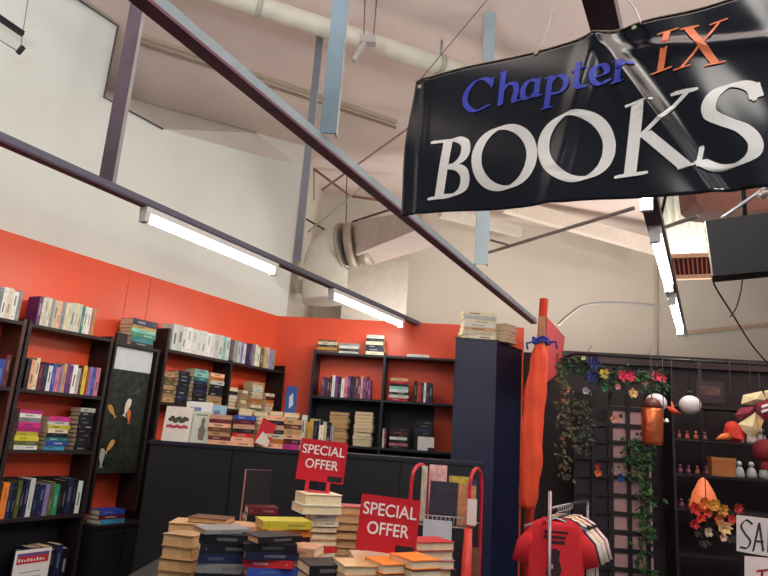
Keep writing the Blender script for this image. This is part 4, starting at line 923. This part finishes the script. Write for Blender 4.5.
t = hang('copper_lantern', 'copper coloured bucket lantern hanging beside the white globe', 'lantern', 652, 408, poleY(652) - 0.18)
t.children[0].data.transform(Matrix.Translation((0, 0, 0.0)))
MB().lathe((0,0,-0.30), [(0.001, 0), (0.072, 0.0), (0.080, 0.03), (0.084, 0.15), (0.088, 0.28), (0.080, 0.30), (0.072, 0.30)], 20).build('bucket', mat((214, 116, 70), 0.28, 0.75, var=0.15, bump=0.5), t)
MB().lathe((0,0,-0.001), [(0.072, 0.002), (0.085, 0.01), (0.06, 0.06), (0.02, 0.085), (0.001, 0.09)], 16).build('cap', mat((90, 40, 32), 0.5), t)
t = hang('cone_lamp', 'glowing orange cone shaped lamp hanging over fabric flowers', 'lamp', 703, 478, poleY(703) - 0.1)
MB().lathe((0,0,-0.24), [(0.10, 0.0), (0.11, 0.02), (0.085, 0.12), (0.035, 0.22), (0.008, 0.245)], 16).build('shade', mat((220, 118, 74), 0.5, var=0.2, emit=0.35), t)
MB().lathe((0,0,-0.245), [(0.10, 0.0), (0.001, 0.004)], 16).build('base_ring', mat((120, 40, 40), 0.5), t)
# bunch of fabric flowers below
def petals(mb, c, r, n, tiltv, mi=0):
    c = Vector(c)
    for k in range(n):
        a = 2*math.pi*k/n + rnd.random(); d = Vector((math.cos(a), -0.45 - 0.3*rnd.random(), math.sin(a))).normalized(); s = d.cross(Vector((0, 1, 0))).normalized()
        p = [c, c + d*r*0.5 + s*r*0.35, c + d*r, c + d*r*0.5 - s*r*0.35]; p[2] += Vector((0, -0.2*r, 0))
        mb.add(p, [(0, 1, 2), (0, 2, 3)], mi); 
def flower(parent, c, r, rgb, name='flower'):
    mb = MB(); petals(mb, c, r, 9, None); petals(mb, Vector(c) + Vector((0, -r*0.2, 0)), r*0.65, 7, None)
    mb.lathe(Vector(c) + Vector((0, -r*0.25, 0)), sphere_prof(r*0.25, 5), 8, 1)
    o = mb.build(name, [mat(rgb, 0.7, var=0.15), mat(tuple(int(v*0.7) for v in rgb), 0.7)], parent); o.modifiers.new('thick', 'SOLIDIFY').thickness = 0.002
    return o
t = hang('flower_bunch', 'hanging bunch of orange, yellow and red fabric flowers', 'ornament', 706, 502, poleY(706) - 0.22); o = t.location.copy()
Yb = o.y
for px, py, rgb, r in ((694, 508, (216, 66, 44), 0.07), (703, 503, (226, 120, 50), 0.06), (712, 504, (214, 160, 60), 0.06), (721, 510, (220, 150, 50), 0.06), (718, 519, (206, 120, 60), 0.06), (706, 512, (230, 90, 50), 0.05), (699, 518, (226, 60, 50), 0.05),
                       (693, 524, (190, 40, 44), 0.05), (722, 527, (230, 190, 140), 0.075), (731, 519, (206, 60, 50), 0.05), (707, 532, (200, 180, 150), 0.045), (722, 537, (236, 200, 170), 0.04), (737, 508, (180, 44, 50), 0.05)):
    flower(t, PY(px, py, Yb + rnd.uniform(-.02, .02)) - o, r, rgb)
mb = MB()
for px, py in ((697, 530), (710, 525), (716, 530), (702, 540), (728, 535)): petals(mb, PY(px, py, Yb + 0.04) - o, 0.07, 7, None)
mb.build('dark_leaves', mat((40, 34, 30), 0.7), t)
# patchwork hanging at right edge
t = hang('patchwork_hanging', 'cream and maroon patchwork fabric shapes hanging at the right edge', 'ornament', 752, 408, poleY(752) - 0.15); o = t.location.copy(); Yk = o.y
CRM, MRN = mat((222, 206, 162), 0.8, var=0.1), mat((126, 34, 54), 0.8, var=0.2)
def pad(name, pts, m_, dy=0.0, th=0.05, tr=True):
    c = [PY(x, y, Yk + dy) - o for x, y in pts]; mid_ = sum(c, Vector()) / len(c); n = len(c)
    vs = c + [mid_ + Vector((0, -th, 0)), mid_ + Vector((0, th, 0))]
    MB().add(vs, [(i, (i+1) % n, n) for i in range(n)] + [((i+1) % n, i, n+1) for i in range(n)]).build(name, m_, t)
pad('cream_patch', [(743, 395), (762, 391), (767, 401), (752, 405), (741, 404)], CRM)
pad('cream_patch', [(738, 424), (756, 412), (757, 428), (752, 439), (744, 432)], CRM, -0.03)
pad('cream_patch', [(757, 414), (764, 420), (758, 434), (753, 438)], mat((206, 172, 120), 0.8), -0.02)
pad('maroon_patch', [(740, 408), (755, 406), (754, 414), (740, 421), (735, 415)], MRN, -0.01)
pad('maroon_patch', [(755, 403), (768, 399), (772, 414), (764, 422), (757, 412)], MRN, -0.02)
pad('cream_patch', [(764, 391), (776, 388), (776, 398), (766, 399)], CRM, 0.01)
mb = MB().tube([PY(762, 407, Yk-0.09) - o, PY(768, 405, Yk-0.09) - o], 0.012, 8).tube([PY(762, 412, Yk-0.09) - o, PY(768, 410, Yk-0.09) - o], 0.012, 8); mb.build('white_stripe', WHITE, t)
# red bird
t = hang('bird_ornament', 'red hanging bird ornament with orange beak and wing', 'ornament', 733, 430, poleY(733) - 0.12); o = t.location.copy()
mb = MB().tube(crom([PY(738, 443, o.y) - o, PY(736, 436, o.y) - o, PY(731, 428, o.y) - o, PY(726, 424, o.y) - o], 4), [0.012, 0.03, 0.05, 0.065, 0.075, 0.08, 0.08, 0.075, 0.07, 0.06, 0.045, 0.03, 0.01], 12); mb.build('body', mat((204, 44, 40), 0.7, var=0.2), t)
MB().tube([PY(730, 436, o.y - 0.06) - o, PY(722, 437, o.y - 0.06) - o, PY(716, 439, o.y - 0.06) - o], [0.03, 0.025, 0.004], 8).build('beak', mat((226, 120, 60), 0.6), t)
MB().add([PY(x, y, o.y - 0.085) - o for x, y in ((724, 425), (738, 428), (744, 440), (732, 437))], [(0,1,2,3)]).build('wing', mat((220, 60, 44), 0.7), t).modifiers.new('th', 'SOLIDIFY').thickness = 0.01
t = hang('red_tassel', 'dark red fabric ball hanging at right edge above the pale ornaments', 'ornament', 764, 450, poleY(760) - 0.1)
MB().lathe((0,0,0), sphere_prof(0.09, 8), 14, 0, 0.05).build('ball', mat((130, 30, 44), 0.8, bump=0.5), t); MB().lathe((0,0,-0.16), [(0.03,0),(0.04,0.04),(0.02,0.08)], 10).build('tassel', mat((120, 26, 40), 0.8), t)
t = hang('red_bird_charm', 'tiny orange bird charm between the two white globes', 'ornament', 673, 411, poleY(673) - 0.02)
MB().tube([(-0.05,0,0.03), (0,0,0), (0.06,0,-0.02)], [0.01, 0.03, 0.004], 8).build('body', mat((206, 74, 50), 0.7), t); MB().tube([(0,0,0.0), (-0.01,0,0.08)], [0.02, 0.004], 6).build('wing', mat((220, 100, 60), 0.7), t)
t = hang('bell_charm', 'pair of small white bells under the left white globe', 'ornament', 664, 417, poleY(664) - 0.12)
MB().lathe((-0.018,0,-0.03), [(0.018,0),(0.014,0.02),(0.004,0.03)], 8).lathe((0.022,0,-0.04), [(0.018,0),(0.014,0.02),(0.004,0.03)], 8).build('bells', WHITE, t)
t = MB().box((-0.13, -0.01, -0.1), (0.13, 0.0, 0.1)).build('framed_picture', mat((58, 46, 54), 0.6)); t.location = PY(710, 392, 6.02); tag(t, 'dim framed picture behind the open white globe', 'picture')
f_ = MB().box((-0.10, -0.014, -0.03), (0.09, -0.0102, 0.05)).build('print', mat((96, 66, 68), 0.6, var=0.5, scale=20), t)

# garland of artificial flowers over the trellis and vines
t = thing('flower_garland', 'garland of pink, blue and yellow artificial flowers along the dark wall top', 'garland', PY(610, 376, 5.82)); o = t.location.copy()
st = crom([PY(x, y, 5.82) - o for x, y in ((556, 362), (575, 366), (592, 372), (612, 380), (630, 376), (646, 372), (662, 380))], 5)
MB().tube(st, 0.006, 6).build('stem', mat((40, 60, 34), 0.7), t)
for px, py, rgb, r in ((592, 363, (52, 56, 130), 0.075), (590, 377, (44, 48, 116), 0.07), (603, 374, (214, 196, 96), 0.06), (622, 376, (214, 54, 92), 0.065), (629, 377, (206, 50, 86), 0.06), (655, 377, (220, 60, 96), 0.065), (661, 379, (206, 56, 90), 0.05),
                       (567, 389, (216, 120, 96), 0.04), (585, 391, (166, 160, 176), 0.045), (617, 387, (200, 130, 130), 0.035), (632, 393, (214, 176, 120), 0.055), (604, 389, (60, 140, 100), 0.04), (644, 383, (160, 110, 90), 0.04), (583, 358, (180, 190, 150), 0.03), (613, 419, (206, 140, 120), 0.05), (620, 416, (90, 60, 60), 0.03), (559, 380, (200, 170, 120), 0.035)):
    flower(t, PY(px, py, 5.78 + rnd.uniform(-.03, .03)) - o, r, rgb)
def leafmesh(pts, n, spread, size, Y, o, dense=1.0):
    mb = MB(); path_ = crom([PY(x, y, Y) for x, y in pts], 8)
    for k in range(n):
        c = rnd.choice(path_) + Vector((rnd.gauss(0, spread), rnd.gauss(-0.02, spread*0.4), rnd.gauss(0, spread*0.7))) - o
        d = Vector((rnd.uniform(-1,1), rnd.uniform(-0.7,0.2), rnd.uniform(-1,0.5))).normalized(); s = d.cross(Vector((rnd.uniform(-.4,.4), 1, rnd.uniform(-.4,.4)))).normalized(); l = size * rnd.uniform(0.6, 1.3); up_ = s.cross(d) * l * 0.15
        mb.add([c, c + d*l*0.5 + s*l*0.3 + up_, c + d*l, c + d*l*0.5 - s*l*0.3 + up_], [(0,1,2), (0,2,3)])
    return mb
for rgb, n in (((34, 66, 36), 170), ((48, 88, 44), 90), ((26, 44, 40), 130)):
    leafmesh([(556, 366), (575, 364), (592, 372), (612, 380), (630, 378), (646, 374), (658, 384)], n, 0.06, 0.055, 5.82, o).build('leaves', mat(rgb, 0.6, var=0.2), t)
def vine(label, pts, Y, n, sets, flowers=()):
    o = PY(*pts[0], Y); t = thing('hanging_vine', label, 'vine', o, 0, 'artificial vines')
    MB().tube(crom([PY(x, y, Y) - o for x, y in pts], 6), 0.004, 5).build('stem', mat((46, 60, 36), 0.7), t)
    for rgb, k in sets: leafmesh(pts, k, 0.035, 0.055, Y, o).build('leaves', mat(rgb, 0.6, var=0.25), t)
    for px, py, rgb, r in flowers: flower(t, PY(px, py, Y - 0.03) - o, r, rgb)
vine('long green vine hanging down the right edge of the trellis', [(648, 436), (640, 446), (644, 462), (636, 478), (646, 496), (642, 514), (648, 530), (640, 548), (646, 576)], 5.9, 0, (((40, 86, 38), 120), ((62, 108, 46), 70), ((30, 58, 34), 90)))
vine('sparse brownish vine hanging beside the orange cloth', [(560, 372), (566, 392), (562, 410), (567, 430), (562, 452), (566, 475)], 5.75, 0, (((96, 84, 60), 60), ((60, 72, 48), 60)), ((563, 400, (150, 100, 80), 0.03), (567, 417, (110, 80, 70), 0.03), (562, 438, (140, 84, 70), 0.03), (565, 468, (120, 86, 60), 0.03)))
vine('faint vine hanging in the middle of the trellis', [(583, 392), (581, 410), (584, 430), (582, 452)], 5.9, 0, (((80, 72, 58), 50), ((46, 60, 44), 40)))
vine('short green vine hanging from garland above the pink squares', [(628, 440), (630, 455), (624, 470)], 5.9, 0, (((40, 90, 44), 40),), ((620, 478, (40, 80, 150), 0.05), (597, 473, (230, 120, 60), 0.045), (597, 466, (180, 60, 50), 0.035)))
# wire stems sticking up over the dark wall
rod('thin wire stem sticking up behind the blue flowers', (587, 353), (592, 345), 6.0, 6.0, 0.004, mat((130, 120, 110), 0.6), 'wire_stem')
rod('thin wire stem sticking up above the pink flowers', (649, 358), (651, 347), 6.0, 6.0, 0.004, mat((130, 120, 110), 0.6), 'wire_stem')

# sale signs
def paper_sign(label, pts, Y, strokes, m_, ink, nibw, board=True):
    o = PY(*pts[0], Y); t = thing('sale_sign', label, 'sign', o, 0, 'handwritten sale signs')
    P4 = [PY(x, y, Y) - o for x, y in pts]; MB().prism(P4, (0, 0.006, 0)).build('sheet', m_, t)
    mb = MB()
    def place(u, v, off): return Vector((u, -0.0005 - off * 0.4, v))
    for st in strokes:
        sm = st[0] != 'L'; st = st if sm else st[1:]
        q_ = [PY(x, y, Y) - o for x, y in st]; nib(mb, [(v.x, v.z) for v in q_], nibw, nibw*0.35, R(35), place, sm)
    mb.build('lettering', ink, t); return t
INK = mat((40, 38, 44), 0.7)
t = paper_sign('white sign with handwritten word SALE at lower right', [(737, 515), (790, 521), (788, 560), (737, 551)], 4.0,
    [[(752, 524), (746, 520), (741, 526), (745, 534), (750, 541), (747, 548), (740, 547)], ['L', (753, 551), (759, 523), (763, 551)], ['L', (755, 541), (763, 542)],
     ['L', (769, 525), (768, 552), (776, 554)], ['L', (786, 528), (780, 527), (779, 554), (786, 556)], ['L', (779, 541), (785, 542)]], mat((214, 206, 206), 0.8), INK, 0.0065)
MB().box((0.01, 0.0065, -1.28), (0.035, 0.02, -0.02)).build('stand', BLACK, t)
t = paper_sign('second white sign with red handwriting under the SALE sign', [(745, 556), (790, 560), (790, 600), (745, 598)], 3.97,
    [['L', (757, 571), (768, 570)], ['L', (762, 571), (761, 590)], ['L', (771, 571), (770, 590)], ['L', (771, 580), (777, 581)], ['L', (777, 572), (777, 591)]], mat((232, 214, 216), 0.8), mat((150, 20, 40), 0.7), 0.008)
# supports for the signs
st_ = PY(745, 556, 3.97)
o = MB().box((st_.x - 0.02, 3.99, 0.0), (st_.x + 0.3, 4.0 - 0.001, st_.z - 0.26)).build('sign_panel', mat((30, 26, 32), 0.6)); tag(o, 'dark panel below the second handwritten sign', 'panel')

# ------------------------------------------------------------------ upper right: hung screen, vent, boxes, cables
Y = 2.6
o = PY(705, 222, Y); P4 = [PY(x, y, Y) - o for x, y in ((705, 221), (800, 208), (800, 268), (713, 276))]
t = thing('hung_screen', 'black box screen hanging at the upper right edge under the banner', 'screen', o)
MB().prism(P4, (0.05, 0.10, 0.0)).build('casing', mat((20, 20, 26), 0.55), t)
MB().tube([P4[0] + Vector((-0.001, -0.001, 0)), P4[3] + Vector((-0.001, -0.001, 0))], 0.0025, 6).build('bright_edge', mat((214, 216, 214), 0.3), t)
MB().tube([PY(722, 218, Y+0.04) - o, PY(768, 186, 2.62) - o, PY(800, 160, 2.62) - o], 0.008, 8).build('bracket_arm', mat((170, 170, 176), 0.4, 0.5), t)
MB().tube([PY(760, 192, 2.6) - o, PY(766, 196, 2.6) - o], 0.02, 8).build('bracket_knuckle', mat((150, 140, 140), 0.4, 0.5), t)
MB().tube([PY(745, 218, Y+0.05) - o, Vector((PY(745, 218, Y+0.05).x - o.x, 0.05, CEILZ - o.z - 0.002))], 0.010, 8).build('ceiling_rod', BLACK, t)
def cable(label, pts, r, m_, name='cable'):
    P = crom([PY(x, y, yy) for x, y, yy in pts], 6); o = P[0].copy(); ob = MB().tube([p - o for p in P], r, 6).build(name, m_); ob.location = o; return tag(ob, label, 'cable', 'cables')
cable('black cable hanging from the screen down to the right edge', [(712, 276, 2.66), (716, 288, 2.7), (733, 315, 2.8), (752, 345, 2.9), (772, 368, 3.0)], 0.004, mat((50, 48, 54), 0.6))
cable('short brown cable looping under the black screen', [(743, 272, 2.68), (741, 290, 2.7), (736, 308, 2.74), (730, 317, 2.78)], 0.003, mat((110, 66, 60), 0.6))
cable('grey conduit bending across the beige wall above the flowers', [(558, 325, 7.6), (570, 314, 7.7), (585, 305, 7.9), (610, 303, 8.2), (640, 304, 8.4), (660, 306, 8.5)], 0.018, mat((140, 138, 134), 0.5))
# louvred vent
Y = 6.6
o = PY(664, 258, Y)
t = thing('louvre_vent', 'timber framed louvre vent between right light rail and black screen', 'vent', o)
q4 = [PY(x, y, Y) - o for x, y in ((666, 257), (722, 255), (722, 276), (669, 278))]
for a, b in ((0,1),(1,2),(2,3),(3,0)): MB().bar(q4[a], q4[b], 0.06, 0.045).build('frame', mat((206, 160, 130), 0.7), t)
MB().prism([v + Vector((0, 0.02, 0)) for v in q4], (0, 0.02, 0)).build('backing', mat((90, 44, 40), 0.7), t)
mb = MB()
for k in range(12):
    a = q4[0].lerp(q4[1], (k + 0.6)/12); b = q4[3].lerp(q4[2], (k + 0.6)/12); mb.bar(a + Vector((0,0,-0.03)), b + Vector((0,0,0.03)), 0.012, 0.02)
mb.build('slat', mat((176, 96, 72), 0.7), t)
for v in (q4[0], q4[1]): MB().tube([v + Vector((0, 0.03, 0)), Vector((v.x, v.y + 0.03, CEILZ - o.z - 0.002))], 0.006, 6).build('hanger_rod', mat((150, 120, 104), 0.6), t)
# pale corrugated sheet and brown timber box over it
Y = 6.9
t = thing('corrugated_sheet', 'pale corrugated roof sheet panel behind the right light rail', 'roof sheet', PY(654, 195, Y)); o = t.location.copy()
a, b, c, d = (PY(x, y, yy) - o for x, y, yy in ((650, 180, 6.2), (735, 180, 6.2), (735, 256, 7.0), (664, 256, 7.0)))
n = 60; vs = []
for j in range(2):
    for i in range(n + 1):
        p = (a.lerp(b, i/n)) if j == 0 else d.lerp(c, i/n); vs.append(p + Vector((0, 0, 0.018*math.sin(i*1.05))))
mb = MB().add(vs, [(i, i+1, n+2+i, n+1+i) for i in range(n)], 0, True); ob = mb.build('sheet', mat((222, 222, 204), 0.7), t); ob.modifiers.new('th', 'SOLIDIFY').thickness = 0.006
for v in (a, b): MB().tube([v + Vector((0, 0.02, 0)), Vector((v.x, v.y + 0.02, CEILZ - o.z - 0.002))], 0.008, 6).build('hanger_rod', BLACK, t)
Y = 5.2
t = MB().prism([PY(x, y, Y) - PY(690, 190, Y) for x, y in ((694, 180), (790, 176), (790, 206), (736, 213), (706, 210), (697, 203))], (0, 0.3, 0)).build('timber_box', mat((112, 66, 52), 0.7, var=0.2, scale=5)); t.location = PY(690, 190, Y)
for px in (715, 775):
    v = PY(px, 185, Y) - t.location; MB().tube([v + Vector((0, 0.15, 0.03)), Vector((v.x, v.y + 0.15, CEILZ - t.location.z - 0.002))], 0.008, 6).build('hanger_rod', BLACK, t)
tag(t, 'brown timber boxing just under the banner at right', 'panel')
o = PY(683, 331, 9.0)
# strip added to give the shadow band on the beige wall
_wa, _wb = PW(684, 333, B2 - nC*0.6, 12.86), PW(790, 322, B2 - nC*0.6, 12.86)
member('thin strip added for the shadow band on the beige wall at right edge', (684, 333), (790, 322), _wa.y, _wb.y, 0.03, 0.05, mat((190, 164, 140), 0.8))
# hook bracket high at left
t = thing('corner_bracket', 'small black and white bracket on wires at top left corner', 'bracket', PW(0, 18, LF.w(0, -0.2), 60.3)); o = t.location.copy()
g = lambda x, y: PW(x, y, LF.w(0, -0.2), 60.3) - o
MB().bar(g(-12, 10), g(23, 34), 0.03, 0.035).build('black_bar', BLACK, t)
MB().tube([g(29, -6), g(20, 50)], 0.003, 5).tube([g(-4, 38), g(19, 52)], 0.004, 5).build('wire', mat((130, 126, 124), 0.6), t)
MB().bar(g(18, 53), g(23, 47), 0.025, 0.03).build('clip', BLACK, t)
build_books(268)
bpy.context.view_layer.update()
